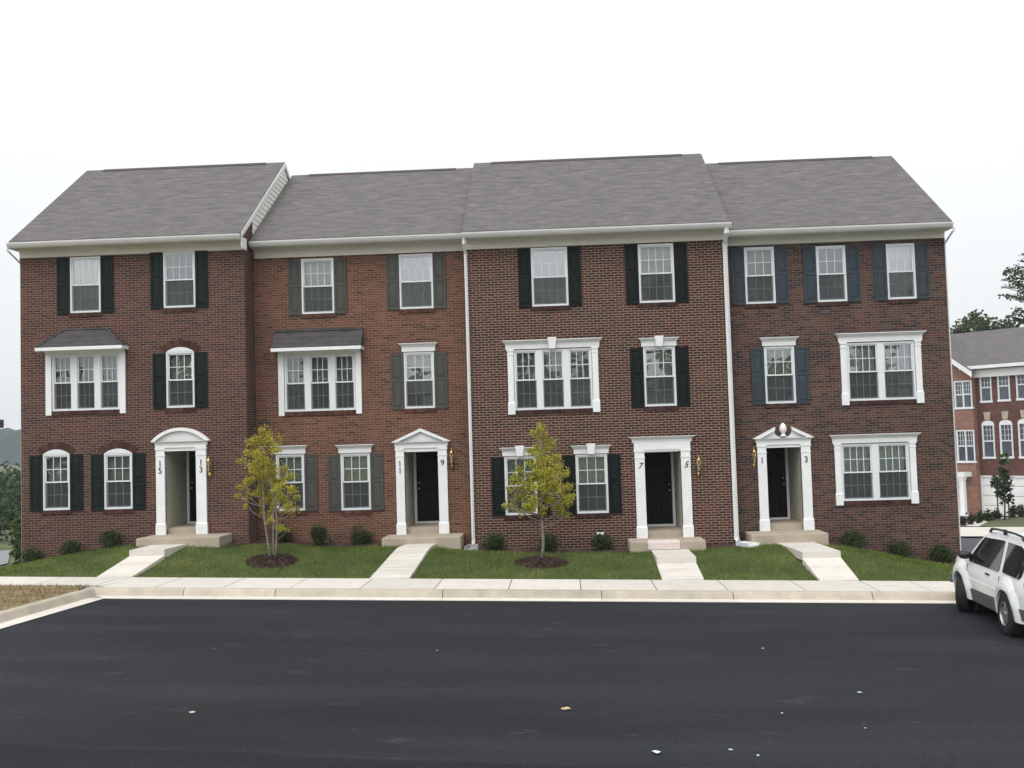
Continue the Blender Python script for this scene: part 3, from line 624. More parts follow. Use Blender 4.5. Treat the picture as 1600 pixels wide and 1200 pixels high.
# photo corners of every window (TL TR BR BL), columns of lights, number of units, sheet behind the glass, what goes with it
WIN = [
 [((110,402.5,157,400.5,157.5,487,109.5,490), 4, 1, 0, 's'), ((255.5,394.5,304.5,392,305.5,479,255.5,482), 4, 1, 3, 's'),
  ((81.2,555,187,551.2,187,639.2,82.5,643), 3, 3, 1, 'hip'), ((259.5,550.5,303.5,549,304.2,636.2,260.5,637.5), 3, 1, 0, 'as'),
  ((67,710,108.8,709.5,110,796.5,68,797.5), 3, 1, 1, 'as'), ((162.5,708.8,206.2,708,208,795,163.8,795.8), 3, 1, 1, 'as')],
 [((471.2,405,520.5,403,523,488.8,471.2,491.2), 4, 1, 0, 's'), ((623.8,398,675.5,396,677.5,480.8,624.2,483.8), 4, 1, 3, 's'),
  ((443.8,555,554.5,552.5,556.2,640,446.2,643.8), 3, 3, 1, 'shed'), ((630.8,550.8,677.5,549.2,680,637,632.5,638.8), 3, 1, 0, 'cs'),
  ((431,710.5,475,709.5,477,797.5,432.5,798.5), 3, 1, 1, 'cs'), ((532.5,708.8,578,708,580,796.2,533.2,797.5), 3, 1, 0, 'cs')],
 [((828.8,388,885.5,385.5,888.8,477,832,479.2), 4, 1, 3, 's'), ((996.2,381.8,1051.2,380.5,1055.5,471.2,999.5,474), 4, 1, 0, 's'),
  ((802.5,547,923.8,543.8,927,637.5,805,641.2), 3, 3, 1, 'crownk'), ((1005,542.5,1053.8,541.2,1058,633.2,1007.5,635.8), 3, 1, 0, 'ks'),
  ((788,713.8,837,712,841,803.5,790,805.5), 3, 1, 1, 'ks'), ((899.5,710,948,709.2,952,800.8,901.2,803), 3, 1, 0, 'ks')],
 [((1161.8,387,1208,385.5,1213,473,1166,475.8), 3, 1, 1, 's'), ((1273.8,385,1320,383.5,1324.2,470,1278.2,472.5), 3, 1, 3, 's'), ((1383.2,381.2,1427.5,380.5,1433,466.2,1388.2,468.2), 3, 1, 2, 's'),
  ((1193,542,1240,540.5,1244.5,629.2,1197,631.2), 3, 1, 0, 'cs'), ((1322,536,1427.5,533,1432,623,1326,627), 4, 2, 2, 'crownf'),
  ((1312.5,694.5,1420,691,1423,780,1317.5,783), 4, 2, 2, 'crownf')],
]
ENT = [((243.8,698.8,321.8,700,325.8,834.5,247,835), (259,308), 704.5, ('15', '13'), 'arch', 'r'),
       ((618,700,698,700,702,833.2,622,835), (633,686), 705.5, ('11', '9'), 'tri', 'r'),
       ((991.2,703.8,1077.5,701.2,1083.2,838.8,995.8,840.5), (1008.5,1065.5), 705.5, ('7', '5'), 'flat', 'l'),
       ((1183,695,1265.5,693.8,1270,827,1187,830), (1199,1253.5), 699, ('1', '3'), 'broken', 'l')]
SHUT = ['shut_green', 'shut_grey', 'shut_black', 'shut_blue']
GLZ = {(0, 0): 'glass_hi', (0, 1): 'glass', (1, 0): 'glass_lo', (1, 1): 'glass_hi', (2, 0): 'glass_hi', (2, 1): 'glass_lo', (3, 0): 'glass_lo', (3, 2): 'glass_hi', (0, 2): 'glass_lo', (1, 2): 'glass_lo', (2, 2): 'glass_lo', (0, 4): 'glass_lo', (0, 5): 'glass_lo', (1, 4): 'glass_lo', (2, 4): 'glass_lo'}
def hood(h, r, kind):
    """little shingled roof over the grouped window"""
    x0, x1, z0, z1 = r; Y = h['Y']; a, b = x0-.2, x1+.2; ze = z1+.17; zt = ze+.5; out = .42
    m = MB(); o_ = .05
    if kind == 'hip':
        e = [(a-o_, Y, ze), (a-o_, Y-out, ze), (b+o_, Y-out, ze), (b+o_, Y, ze)]; t = [(a+.55, Y-.02, zt), (b-.55, Y-.02, zt)]
        m.quad(e[1], e[2], t[1], t[0]); m.poly([e[0], e[1], t[0]]); m.poly([e[2], e[3], t[1]])
        for (p, q) in ((e[1], t[0]), (e[2], t[1])): m.tube([p, q], .035, 6)
        m.tube([t[0], t[1]], .04, 6)
    else:
        m.quad((a-o_, Y-out, ze), (b+o_, Y-out, ze), (b+o_, Y-.0, zt), (a-o_, Y-.0, zt))
        m.poly([(a-o_, Y, ze), (a-o_, Y-out, ze), (a-o_, Y, zt)]); m.poly([(b+o_, Y, ze), (b+o_, Y, zt), (b+o_, Y-out, ze)])
        m.box(a-o_, b+o_, Y-.05, Y-.001, zt-.02, zt+.05)
    o = m.build('window_hood', M['shingle_dark'], h['root'])
    f = MB(); f.box(a-o_-.01, b+o_+.01, Y-out-.025, Y-out+.01, ze-.09, ze-.002); f.box(a-o_-.01, a-o_+.02, Y-out+.01, Y, ze-.09, ze-.002); f.box(b+o_-.02, b+o_+.01, Y-out+.01, Y, ze-.09, ze-.002)
    f.box(a-o_+.02, b+o_-.02, Y-out+.01, Y, ze-.05, ze-.035)
    f.prism([(Y-.001, ze-.2), (Y-.001, ze-.05), (Y-.22, ze-.05), (Y-.12, ze-.1)], a+.03, b-.03, 'yz')
    f.build('fascia', M['white'], o)

for hi, h in enumerate(H):
    Y, X0, X1 = h['Y'], h['X0'], h['X1']; xm = (X0+X1)/2
    root = h['root'] = empty('townhouse', (xm, Y, zb(xm)-.02))
    tag(root, LAB[hi], 'townhouse', 'townhouses of the brick row'); h['arches'] = []
    rects = [rect(w_[0], Y) for w_ in WIN[hi]]
    pq, op, ly, nums, style, side = ENT[hi]; entrance(h, pq, op, ly, nums, style, side)
    ox0, ox1, z0, oz, z1, ex0, ex1 = h['porch']
    holes = rects+[(ox0, ox1, z0-.3, oz)]
    DEP = 9.0; YB = Y+DEP; ZB0 = -1.6; yr = Y+4.3; ye = Y-.42; ztop = h['zg']+.02
    slope = (h['ridge']-(h['zg']+.13))/(yr-ye+.1)
    m = MB(); wall_with_holes(m, X0, X1, ZB0, ztop, Y, holes, .12)
    m.quad((X0, Y, ZB0), (X0, Y, ztop), (X0, YB, ztop), (X0, YB, ZB0)); m.quad((X1, Y, ZB0), (X1, YB, ZB0), (X1, YB, ztop), (X1, Y, ztop)); m.quad((X0, YB, ZB0), (X0, YB, ztop), (X1, YB, ztop), (X1, YB, ZB0))
    m.build('wall', M[h['brick']], root)
    # gable ends in lapped siding, with a brick return at the front of the first house
    zrf = lambda y: h['ridge']-.16-abs(y-yr)*slope
    for xx, s in ((X0, -1), (X1, 1)):
        m = MB(); z = ztop-.3; yc = Y+.75 if hi == 0 and s == 1 else Y
        while z < h['ridge']-.14:
            zn = min(z+.16, h['ridge']-.125)
            ya = lambda q: max(yc, yr-max(0, h['ridge']-.12-q)/slope) if q > ztop-.2 else yc
            y0a, y0b = ya(z), 2*yr-ya(z)
            m.quad((xx+s*.022, y0a, z), (xx+s*.022, min(y0b, YB), z), (xx+s*.008, min(2*yr-ya(zn), YB), zn), (xx+s*.008, ya(zn), zn))
            z = zn
        m.build('gable_siding', M['siding'], root)
    if hi == 0:
        m = MB(); m.poly([(X1+.003, Y, ztop-.02), (X1+.003, Y+.75, ztop-.02), (X1+.003, Y+.75, zrf(Y+.75)), (X1+.003, Y, zrf(Y))]); m.build('gable_brick', M[h['brick']], root)
    # roof slab, ridge vent, rake boards
    xa, xb = h['rx']; m = MB(); zt = h['ridge']; th = .1
    zE = zt-(yr-ye+.02)*slope; yb2 = 2*yr-ye
    m.prism([(ye-.02, zE), (yr, zt), (yb2, zE), (yb2, zE-th), (yr, zt-th), (ye-.02, zE-th)], xa, xb, 'yz')
    ro = m.build('roof', M['shingle'], root)
    v = MB(); v.prism([(yr-.16, zt-.16*slope+.01), (yr-.155, zt-.16*slope+.022), (yr, zt+.016), (yr+.155, zt-.16*slope+.022), (yr+.16, zt-.16*slope+.01)], xa+.55, xb-.6, 'yz'); v.build('ridge_vent', M['bark_dark'], ro)
    for xx, s in ((xa, -1), (xb, 1)):
        if (hi == 0 and s == 1) or hi in (0, 3):
            p, q_ = (xx-.005, xx+.02) if s == 1 else (xx-.02, xx+.005)
            wd = .13 if (hi == 0 and s == 1) else .12
            k = MB(); k.prism([(ye-.0, zE-.012), (yr, zt-.012), (yr, zt-.012-wd*1.2), (ye, zE-.012-wd*1.1)], p, q_, 'yz'); k2 = MB(); k2.prism([(2*yr-ye, zE-.012), (2*yr-ye, zE-.012-wd*1.1), (yr, zt-.012-wd*1.2), (yr, zt-.012)], p, q_, 'yz')
            if hi == 0 and s == 1: k.box(p+.001, q_-.001, ye+.0, Y+.02, h['zf']-.02, zE-.1)
            k.build('rake_board', M['white'], root); k2.build('rake_board', M['white'], root)
    # frieze, soffit, gutter
    m = MB(); xl, xr_ = (X0 if hi in (0,) else max(X0, xa)), X1
    m.box(xl+.002, xr_-.002, Y-.03, Y-.001, h['zf'], h['zg']-.02); m.prism([(Y-.03, h['zg']-.09), (Y-.03, h['zg']-.02), (Y-.1, h['zg']-.02)], xl+.003, xr_-.003, 'yz')
    m.build('frieze', M['soffit'], root)
    m = MB(); m.box(xa, xb, ye, Y-.001, h['zg']-.018, h['zg']+.0); m.build('soffit', M['soffit'], root)
    m = MB(); g0 = h['zg']
    prof = [(ye+.0, g0-.005), (ye-.06, g0-.005), (ye-.1, g0+.045), (ye-.125, g0+.1), (ye-.125, g0+.135), (ye-.112, g0+.135), (ye-.1, g0+.1), (ye-.02, g0+.1), (ye, g0+.13)]
    m.prism(prof, xa-.02 if hi != 1 else xa, xb+.0 if hi != 2 else xb+.06, 'yz'); m.build('gutter', M['gutter'], root)
    # windows and trim
    for wi, ((cq, cols_, un, bl, st), r_) in enumerate(zip(WIN[hi], rects)):
        x0_, x1_, za, zb_ = r_
        add_window(h, r_, cols_, un, .17, bl, refl=GLZ.get((hi, wi), 'glass'), arch=.13 if 'a' in st[:1] else 0, folds=(st == 'crownf'), sill=True)
        if st in ('s', 'as', 'cs', 'ks'):
            sw = .345
            ztop_s = zb_+(.0 if st == 's' else -.02)
            shutter(h, x0_-sw-.012, x0_-.012, za-.02, ztop_s, SHUT[hi]); shutter(h, x1_+.012, x1_+sw+.012, za-.02, ztop_s, SHUT[hi])
        if st == 'cs': lintel(h, x0_, x1_, zb_)
        if st == 'ks': lintel(h, x0_, x1_, zb_, True)
        if st in ('crownk', 'crownf'): group_surround(h, r_, zb_+.255, 0, 0, key=(st == 'crownk'))
        if st in ('hip', 'shed'): group_surround(h, r_, zb_+.2, 0, 0, crn=False); hood(h, r_, st)
    for am in h['arches']: am.build('brick_arch', M[h['sold']], root)
    entrance_build(h, nums, style, side, .3 if hi == 2 else 0)

def downspout(h, pts, rx=.045, ry=.035):
    m = MB()
    for a, b in zip(pts[:-1], pts[1:]): m.tube([a, b], rx, 4)
    for p in pts[1:-1]: m.tube([(p[0], p[1], p[2]-.05), (p[0], p[1], p[2]+.05)], rx*1.12, 4)
    m.build('downspout', M['white'], h['root'])
h = H[2]; yg = h['Y']-.46
x = -2.52; zt_ = h['zg']; downspout(h, [(x, yg, zt_), (x, yg+.04, zt_-.1), (x+.0, h['Y']-.05, zt_-.36), (x, h['Y']-.05, .72), (x, h['Y']-.17, .62)], .042)
x = 4.46; downspout(h, [(x, yg, zt_), (x, yg+.02, zt_-.1), (x, h['Y']-.06, zt_-.36), (x, h['Y']-.06, .62), (x+.02, h['Y']-.2, .53)], .062)
h = H[0]; yg = h['Y']-.46; downspout(h, [(-14.8, yg, 8.95), (-14.83, yg, 8.88), (-14.755, h['Y']+.12, 8.6), (-14.755, h['Y']+.12, .3)], .032)
h = H[3]; yg = h['Y']-.46; downspout(h, [(10.47, yg, 8.68), (10.5, yg, 8.6), (10.435, h['Y']+.1, 8.32), (10.435, h['Y']+.1, -.4)], .034)
m = MB(); zz = PZ(938, 836, 28.4); xx = PX(938, 836, 28.4); m.prism([(28.399, zz-.06), (28.399, zz+.07), (28.36, zz+.07), (28.27, zz-.04), (28.29, zz-.06)], xx-.09, xx+.09, 'yz'); m.build('vent_cover', M['white'], H[2]['root'], bevel=.006)

# ------------------------------------------------------------------ stoops, walks, lanterns, splash blocks
STOOP_PX = [(212, 343), (596, 720), (984, 1103), (1174, 1295)]
WALK = [((237, 291), (150, 207), 25.95), ((634, 682), (577, 640), None), ((1017, 1075), (1035, 1100), 25.85), ((1213, 1272), (1281, 1342), 25.75)]
STOOP_LAB = ['tan concrete stoop under the round pediment of doors 15 and 13', 'tan concrete stoop under the triangular pediment of doors 11 and 9',
             'tan concrete stoop with a pale mat at doors 7 and 5', 'tan concrete stoop under the broken pediment of doors 1 and 3']
walks = []; stoops = []
for hi, h in enumerate(H):
    Y = h['Y']; z0 = h['porch'][2]; yf = Y-1.05
    a = PX(STOOP_PX[hi][0], 841, yf); b = PX(STOOP_PX[hi][1], 841, yf)
    m = MB(); m.box(a, b, yf, Y-.004, zb((a+b)/2)-.5, z0)
    o = m.build('stoop', M['conc_tan'], off=((a+b)/2, (yf+Y)/2, zb((a+b)/2)-.5), bevel=.025); tag(o, STOOP_LAB[hi], 'stoop', 'stoops at the front doors')
    stoops.append((a, b, yf))
    (pa, pb), (qa, qb), ys_ = WALK[hi]
    wa, wb = PX(pa, 852, yf), PX(pb, 852, yf); va, vb = PX(qa, 903, SY), PX(qb, 903, SY)
    f = lambda y, wa=wa, wb=wb, va=va, vb=vb, yf=yf: ((wa+(va-wa)*(yf-y)/(yf-SY)), (wb+(vb-wb)*(yf-y)/(yf-SY)))
    ym = lambda y: max(yard(f(y)[0], y), yard(f(y)[1], y)); zst = ym(yf)+.04; zsw = zs((va+vb)/2)+.004
    m = MB()
    def seg(y0, y1, zA, zB, th=.2):     # slab from y0 (far, height zA) to y1 (near, height zB)
        A, B = f(y0), f(y1)
        m.add([(A[0], y0, zA), (A[1], y0, zA), (B[1], y1, zB), (B[0], y1, zB), (A[0], y0, zA-th), (A[1], y0, zA-th), (B[1], y1, zB-th), (B[0], y1, zB-th)],
              [(3, 2, 1, 0), (3, 7, 6, 2), (0, 4, 7, 3), (1, 2, 6, 5)])
    if ys_:
        zst = max(zst, zsw+.2); zst = min(zst, z0-.15)
        zlow = zsw+.0
        seg(yf-.003, (yf+ys_)/2+.006, zst, zst-.01); seg((yf+ys_)/2-.006, ys_, zst-.01, zst-.025); zl0 = max(zlow, zst-.17, ym(ys_)+.03)
        for i in range(6): seg(ys_+.02+(SY+.012-ys_-.02)*i/6, ys_+.02+(SY+.012-ys_-.02)*(i+1)/6, max(zl0+(zsw+.006-zl0)*i/6, ym(ys_+(SY-ys_)*i/6)+.045), zsw+.006 if i == 5 else max(zl0+(zsw+.006-zl0)*(i+1)/6, ym(ys_+(SY-ys_)*(i+1)/6)+.045))
        walks.append((f, SY, yf))
    else:
        n = 12; zst = min(max(zst, ym(yf)+.05), z0-.12)
        hz = lambda y: max(zst+(zsw-zst)*(yf-y)/(yf-SY), ym(y)+.05) if y > SY+.02 else zsw+.004
        for i in range(n):
            ya_, yb_ = yf-.003+(SY-yf)*i/n, yf+(SY-yf)*(i+1)/n+.012
            seg(ya_, yb_, hz(ya_), hz(yb_))
        walks.append((f, SY, yf))
    m.v = [(vx_, vy_, vz_) for vx_, vy_, vz_ in m.v]
    tag(m.build('path', M['conc']), kind='structure')
# pale mat laid over the front of the third stoop
a, b, yf = stoops[2]; z0 = H[2]['porch'][2]; ma, mb_ = PX(1012, 845, yf), PX(1062, 845, yf); m = MB()
prof = [(yf+.42, z0+.012), (yf+.1, z0+.02), (yf+.02, z0+.022), (yf-.02, z0+.008), (yf-.036, z0-.03), (yf-.036, z0-.2), (yf-.012, z0-.2), (yf-.012, z0-.02), (yf+.01, z0+.003), (yf+.42, z0+.002)]
m.prism(prof, ma, mb_, 'yz'); tag(m.build('doormat', pmat('pale_mat', (.6, .52, .48), .9, .12, 12, .5, 90), off=((ma+mb_)/2, yf, z0)), 'pale pinkish mat draped over the front edge of a stoop', 'mat')
# lanterns
lan = None
LAN = [(328.5, 711, 746, 0, 'right of the round door pediment'), (706.5, 700, 733, 1, 'right of the triangular door pediment'), (1091, 711, 745, 2, 'right of the flat headed door 5'), (1177, 700, 732, 3, 'left of the broken door pediment')]
for px, pt, pb, hi, where in LAN:
    Y = H[hi]['Y']; x_ = PX(px, (pt+pb)/2, Y); zt_ = PZ(px, pt, Y); zb_ = PZ(px, pb, Y); hgt = zt_-zb_
    if lan is None:
        r_ = empty('wall_lantern', (x_, Y-.13, zb_)); lan = r_
        def part(n, mm, mat, sm=True): return mm.build(n, mat, r_, off=(0, 0, 0), smooth=sm)
        m = MB(); m.lathe([(0, hgt), (.012, hgt-.01), (.02, hgt-.04), (.012, hgt-.06), (.045, hgt-.085), (.075, hgt-.13), (.078, hgt-.145), (0, hgt-.146)], (0, 0, 0), 12); part('cap', m, M['brass'])
        m = MB(); m.lathe([(.062, hgt-.147), (.045, .2)], (0, 0, 0), 6); part('lamp_glass', m, M['lampglass'], False)
        m = MB()
        for k in range(6): a_ = k*math.pi/3; m.tube([(.063*math.cos(a_), .063*math.sin(a_), hgt-.146), (.046*math.cos(a_), .046*math.sin(a_), .2)], .005, 5)
        m.lathe([(0, .13), (.02, .14), (.03, .17), (.052, .19), (.05, .21), (0, .212)], (0, 0, 0), 12); part('cage', m, M['brass'])
        m = MB(); m.lathe([(0, .2), (.013, .21), (.013, .31), (.006, .34), (0, .345)], (0, 0, 0), 8); part('candle', m, M['white'])
        m = MB(); m.tube([(0, 0, .13), (0, .01, .05), (0, .06, .01), (0, .115, .05)], [.012, .014, .014, .016], 8); m.lathe([(0, -.09), (.035, -.08), (.045, 0), (.035, .08), (0, .09)], (0, .12, .06), 10); part('bracket', m, M['brass'])
    else:
        r_ = lan.copy(); col.objects.link(r_); r_.location = (x_, Y-.13, zb_)
        for ch in list(lan.children): c = ch.copy(); c.parent = r_; col.objects.link(c)
    r_.scale = (.78, .9, .96); tag(r_, 'brass coach lantern fixed to the brick %s' % where, 'lantern', 'brass lanterns beside the doors')
# splash blocks
def splash(x_, y_, rz, mat, label):
    z_ = yard(x_, y_); r_ = MB(); c, s = math.cos(rz), math.sin(rz)
    def T(p): return (x_+p[0]*c-p[1]*s, y_+p[0]*s+p[1]*c, z_+p[2])
    o_ = [(-.13, .3), (.13, .3), (.18, -.3), (-.18, -.3)]; i_ = [(-.09, .26), (.09, .26), (.14, -.3), (-.14, -.3)]
    r_.add([T((a, b, 0)) for a, b in o_]+[T((a, b, .11)) for a, b in o_]+[T((a, b, .11)) for a, b in i_]+[T((a, b, .05)) for a, b in i_],
           [(0, 1, 5, 4), (1, 2, 6, 5), (3, 0, 4, 7), (4, 5, 9, 8), (5, 6, 10, 9), (7, 4, 8, 11), (8, 9, 13, 12), (9, 10, 14, 13), (11, 8, 12, 15), (12, 13, 14, 15), (2, 3, 15, 14), (2, 14, 10, 6), (3, 7, 11, 15)])
    tag(r_.build('splash_block', mat, off=(x_, y_, z_)), label, 'splash block')
splash(4.62, 27.75, .45, M['white'], 'white splash block on the grass below the thick downspout')
splash(-2.52, 27.95, 0, M['grey_plastic'], 'grey splash block in mulch at the foot of the thin downspout')

# ------------------------------------------------------------------ grass
def on_walk(x, y):
    for f, y0, y1 in walks:
        if y0-.02 < y < y1+.02:
            a, b = f(y)
            if a-.0 < x < b+.0: return True
    return False
def facade_y(x): return 28.0 if x < -8.5 else 28.8 if x < -2.53 else 28.4 if x < 4.5 else 28.8
BED = .8
tree_spots = [hit(424, 877, yard), hit(846, 880, yard)]
def bed_y(x): return facade_y(x)-(.55 if x < -8.5 or x > 7 else .85)+.08*math.sin(x*2.3)+.05*math.sin(x*5.1)
def blades(name, n, xr, yr_, zf, ok, hmin, hmax, mat, seed, lean=.5, wid=.006):
    g_ = np.random.default_rng(seed); V = []; F = []
    X = g_.uniform(*xr, n); Yv = g_.uniform(*yr_, n)
    for x_, y_ in zip(X, Yv):
        if not ok(x_, y_): continue
        z_ = zf(x_, y_)-.005; hgt = g_.uniform(hmin, hmax); a_ = g_.uniform(0, 6.283); l = g_.uniform(0, lean)*hgt; b_ = g_.uniform(0, 6.283); w_ = wid*g_.uniform(.7, 1.6)
        o_ = len(V); dx, dy = math.cos(a_)*w_, math.sin(a_)*w_
        V += [(x_-dx, y_-dy, z_), (x_+dx, y_+dy, z_), (x_+math.cos(b_)*l, y_+math.sin(b_)*l, z_+hgt)]; F.append((o_, o_+1, o_+2))
    me = bpy.data.meshes.new(name); me.from_pydata(V, [], F); me.materials.append(mat)
    o = bpy.data.objects.new(name, me); col.objects.link(o); return o
def lawn_ok(x, y):
    if on_walk(x, y) or y > bed_y(x): return False
    for a, b, yf in stoops:
        if a < x < b and y > yf: return False
    for t in tree_spots:
        if ((x-t[0])/.64)**2+((y-t[1])/.52)**2 < 1: return False
    return True
M['blade'] = leaf_mat('grass_blade', [(0, (.065, .11, .018)), (.5, (.125, .18, .029)), (.85, (.205, .235, .048)), (1, (.34, .29, .11))], .3)
def patchy(m):
    t = m.node_tree; rmp = next(n for n in t.nodes if n.type == 'VALTORGB'); g_ = next(n for n in t.nodes if n.type == 'NEW_GEOMETRY')
    tcn = N(t, 'ShaderNodeTexCoord'); n = N(t, 'ShaderNodeTexNoise'); n.inputs['Scale'].default_value = .9; n.inputs['Detail'].default_value = 5; n.inputs['Roughness'].default_value = .65; t.links.new(tcn.outputs['Object'], n.inputs['Vector'])
    a = N(t, 'ShaderNodeMapRange'); a.inputs['From Min'].default_value = .3; a.inputs['From Max'].default_value = .7; a.inputs['To Min'].default_value = -.45; a.inputs['To Max'].default_value = .5; t.links.new(n.outputs['Fac'], a.inputs[0])
    b = N(t, 'ShaderNodeMath', operation='MULTIPLY_ADD'); b.inputs[1].default_value = .75; t.links.new(g_.outputs['Random Per Island'], b.inputs[0]); t.links.new(a.outputs[0], b.inputs[2]); t.links.new(b.outputs[0], rmp.inputs[0])
patchy(M['blade'])
M['dryblade'] = leaf_mat('dry_grass_blade', [(0, (.1, .11, .035)), (.4, (.22, .17, .08)), (1, (.34, .26, .14))], .25)
tag(blades('lawn_grass', 120000, (-22, 14), (SY+.015, 28.75), yard, lawn_ok, .03, .085, M['blade'], 1, .7, .006), 'mown green grass of the front yards', 'grass', kind='stuff')
tag(blades('lawn_edge_grass', 2600, (-22, 14), (SY-.0, SY+.07), yard, lambda x, y: not on_walk(x, y), .05, .12, M['blade'], 6, 1, .007), 'longer grass leaning over the pavement edge', 'grass', kind='stuff')
vx = lk(.62, 0)
def verge_ok(x, y):
    s = (y-vx[1])/LEFTDIR[1]; e_ = vx[0]+LEFTDIR[0]*s if s > 0 else vx[0]
    return x < e_-.03
tag(blades('dry_grass', 26000, (-20, vx[0]), (14, KY+.43), verge, verge_ok, .03, .1, M['dryblade'], 2, .9, .007), 'patchy straw coloured grass on the left verge', 'grass', kind='stuff')

# mulch: beds against the walls and rings round the two young trees
def mulch_chips(m, n, pick, zf, seed):
    g_ = random.Random(seed)
    for _ in range(n):
        x_, y_ = pick(g_)
        z_ = zf(x_, y_)+.012; a_ = g_.uniform(0, 6.28); l = g_.uniform(.015, .05); w_ = g_.uniform(.006, .014); t = g_.uniform(-.6, .6)
        c, s = math.cos(a_), math.sin(a_)
        m.quad((x_-c*l-s*w_, y_-s*l+c*w_, z_-t*l*.4), (x_-c*l+s*w_, y_-s*l-c*w_, z_-t*l*.4), (x_+c*l+s*w_, y_+s*l-c*w_, z_+t*l*.4+.01), (x_+c*l-s*w_, y_+s*l+c*w_, z_+t*l*.4+.01))
for hi, h in enumerate(H):
    m = MB(); xs_ = np.linspace(h['X0'], h['X1'], 40)
    for a, b in zip(xs_[:-1], xs_[1:]):
        m.add([(a, bed_y(a), yard(a, bed_y(a))+.004), (b, bed_y(b), yard(b, bed_y(b))+.004), (b, h['Y'], yard(b, h['Y'])+.03), (a, h['Y'], yard(a, h['Y'])+.03)], [(0, 1, 2, 3)])
    mulch_chips(m, 900, lambda g_: (lambda x_: (x_, g_.uniform(bed_y(x_)-.04, h['Y']-.02)))(g_.uniform(h['X0'], h['X1'])), lambda x, y: yard(x, y)+.02, hi)
    tag(m.build('mulch_bed', M['mulch']), 'brown mulch bed along the foot of the %s wall' % ['dark red', 'orange red', 'brown', 'mottled'][hi], 'mulch', kind='stuff')
for i, (tx, ty, tz) in enumerate(tree_spots):
    m = MB(); n = 28; g_ = random.Random(i); ringz = lambda x, y: yard(x, y)+.11*max(0, 1-((x-tx)/.64)**2-((y-ty)/.52)**2)**.8+.004
    vs = [(tx, ty, ringz(tx, ty))]; fs = []
    for k in range(1, 6):
        for j in range(n):
            a_ = 2*math.pi*j/n; rr = k/5*(1+(.07*math.sin(3*a_+i)+.05*math.sin(7*a_))*(k == 5)); x_, y_ = tx+.64*rr*math.cos(a_), ty+.52*rr*math.sin(a_); vs.append((x_, y_, ringz(x_, y_)+g_.uniform(-.01, .015)*(k < 5)))
    for j in range(n): fs.append((0, 1+j, 1+(j+1) % n))
    for k in range(4):
        for j in range(n): fs.append((1+k*n+j, 1+(k+1)*n+j, 1+(k+1)*n+(j+1) % n, 1+k*n+(j+1) % n))
    m.add(vs, fs)
    mulch_chips(m, 1400, lambda g2: (lambda a_, r2: (tx+.66*r2*math.cos(a_), ty+.54*r2*math.sin(a_)))(g2.uniform(0, 6.28), math.sqrt(g2.random())), ringz, 30+i)
    tag(m.build('mulch_ring', M['mulch']), ['round mulch mound under the many stemmed yellow tree', 'round mulch mound under the single stemmed young tree'][i], 'mulch', kind='stuff')

# ------------------------------------------------------------------ trees and shrubs
def leaf(m, p, size, g_, droop=.3):
    a = Vector((g_.gauss(0, 1), g_.gauss(0, 1), g_.gauss(0, .6)-droop)).normalized(); b = a.cross(Vector((g_.gauss(0, 1), g_.gauss(0, 1), g_.gauss(0, 1)))).normalized(); c = a.cross(b)
    l, w_ = size*g_.uniform(.7, 1.25), size*g_.uniform(.28, .42); p = Vector(p)
    m.add([p, p+a*l*.5+b*w_+c*w_*.3, p+a*l, p+a*l*.5-b*w_+c*w_*.3], [(0, 1, 2), (0, 2, 3)])
def tree(name, base, stems, crown_pts, leaf_n, leaf_size, mat, bark, label, group=None, seed=0, spread=.16, r0=.035, twigs=5):
    """stems: polylines (local); crown_pts: (x, y, z, radius) clumps each reached by a limb"""
    g_ = random.Random(seed); root = empty(name, base); tr = MB(); cr = MB(); B = Vector(base)
    allp = []
    for st in stems:
        n = len(st); tr.tube([B+Vector(p) for p in st], [r0*(1-.75*i/(n-1)) for i in range(n)], 7)
        for i in range(n-1):
            for k in range(6): allp.append(Vector(st[i]).lerp(Vector(st[i+1]), k/6))
    tot = sum(c[3]**2 for c in crown_pts)
    for cx, cy, cz, cr_ in crown_pts:
        c = Vector((cx, cy, cz))
        s = min(allp, key=lambda p: (p-c).length+(1.2*max(0, p.z-c.z+.25)))
        mid = s.lerp(c, .55)+Vector((0, 0, -.06*(c-s).length))
        tr.tube([B+s, B+mid, B+c], [r0*.4, r0*.28, r0*.14], 5)
        tips = []
        for _ in range(twigs):
            d = Vector((g_.gauss(0, 1), g_.gauss(0, 1), g_.gauss(.25, .8))).normalized()*cr_*g_.uniform(.6, 1.25); tips.append(c+d)
            q = s.lerp(c, g_.uniform(.6, 1)); tr.tube([B+q, B+q.lerp(c+d, .5)+Vector((0, 0, .02)), B+c+d], [r0*.14, r0*.1, r0*.05], 4, False)
        k = max(6, int(leaf_n*cr_**2/tot))
        for _ in range(k):
            t = g_.choice(tips); f = g_.uniform(.15, 1.05); p = c.lerp(t, f)+Vector((g_.gauss(0, 1), g_.gauss(0, 1), g_.gauss(0, 1)))*cr_*spread
            leaf(cr, B+p, leaf_size, g_)
    tr.build('trunk', M[bark], root, smooth=True); cr.build('crown', mat, root)
    return tag(root, label, 'tree', group)
M['leaf_yel'] = leaf_mat('yellow_leaves', [(0, (.2, .25, .04)), (.3, (.4, .4, .05)), (.7, (.57, .49, .065)), (.9, (.64, .52, .09)), (1, (.32, .2, .06))], .45)
M['leaf_yg'] = leaf_mat('yellow_green_leaves', [(0, (.18, .23, .04)), (.3, (.36, .38, .05)), (.7, (.52, .47, .065)), (1, (.64, .5, .08))], .45)
M['leaf_dk'] = leaf_mat('dark_green_leaves', [(0, (.016, .032, .012)), (.5, (.029, .053, .017)), (1, (.052, .082, .026))], .25)
M['leaf_shrub'] = leaf_mat('shrub_leaves', [(0, (.022, .038, .012)), (.5, (.04, .06, .018)), (.9, (.06, .085, .026)), (1, (.09, .1, .04))], .2)
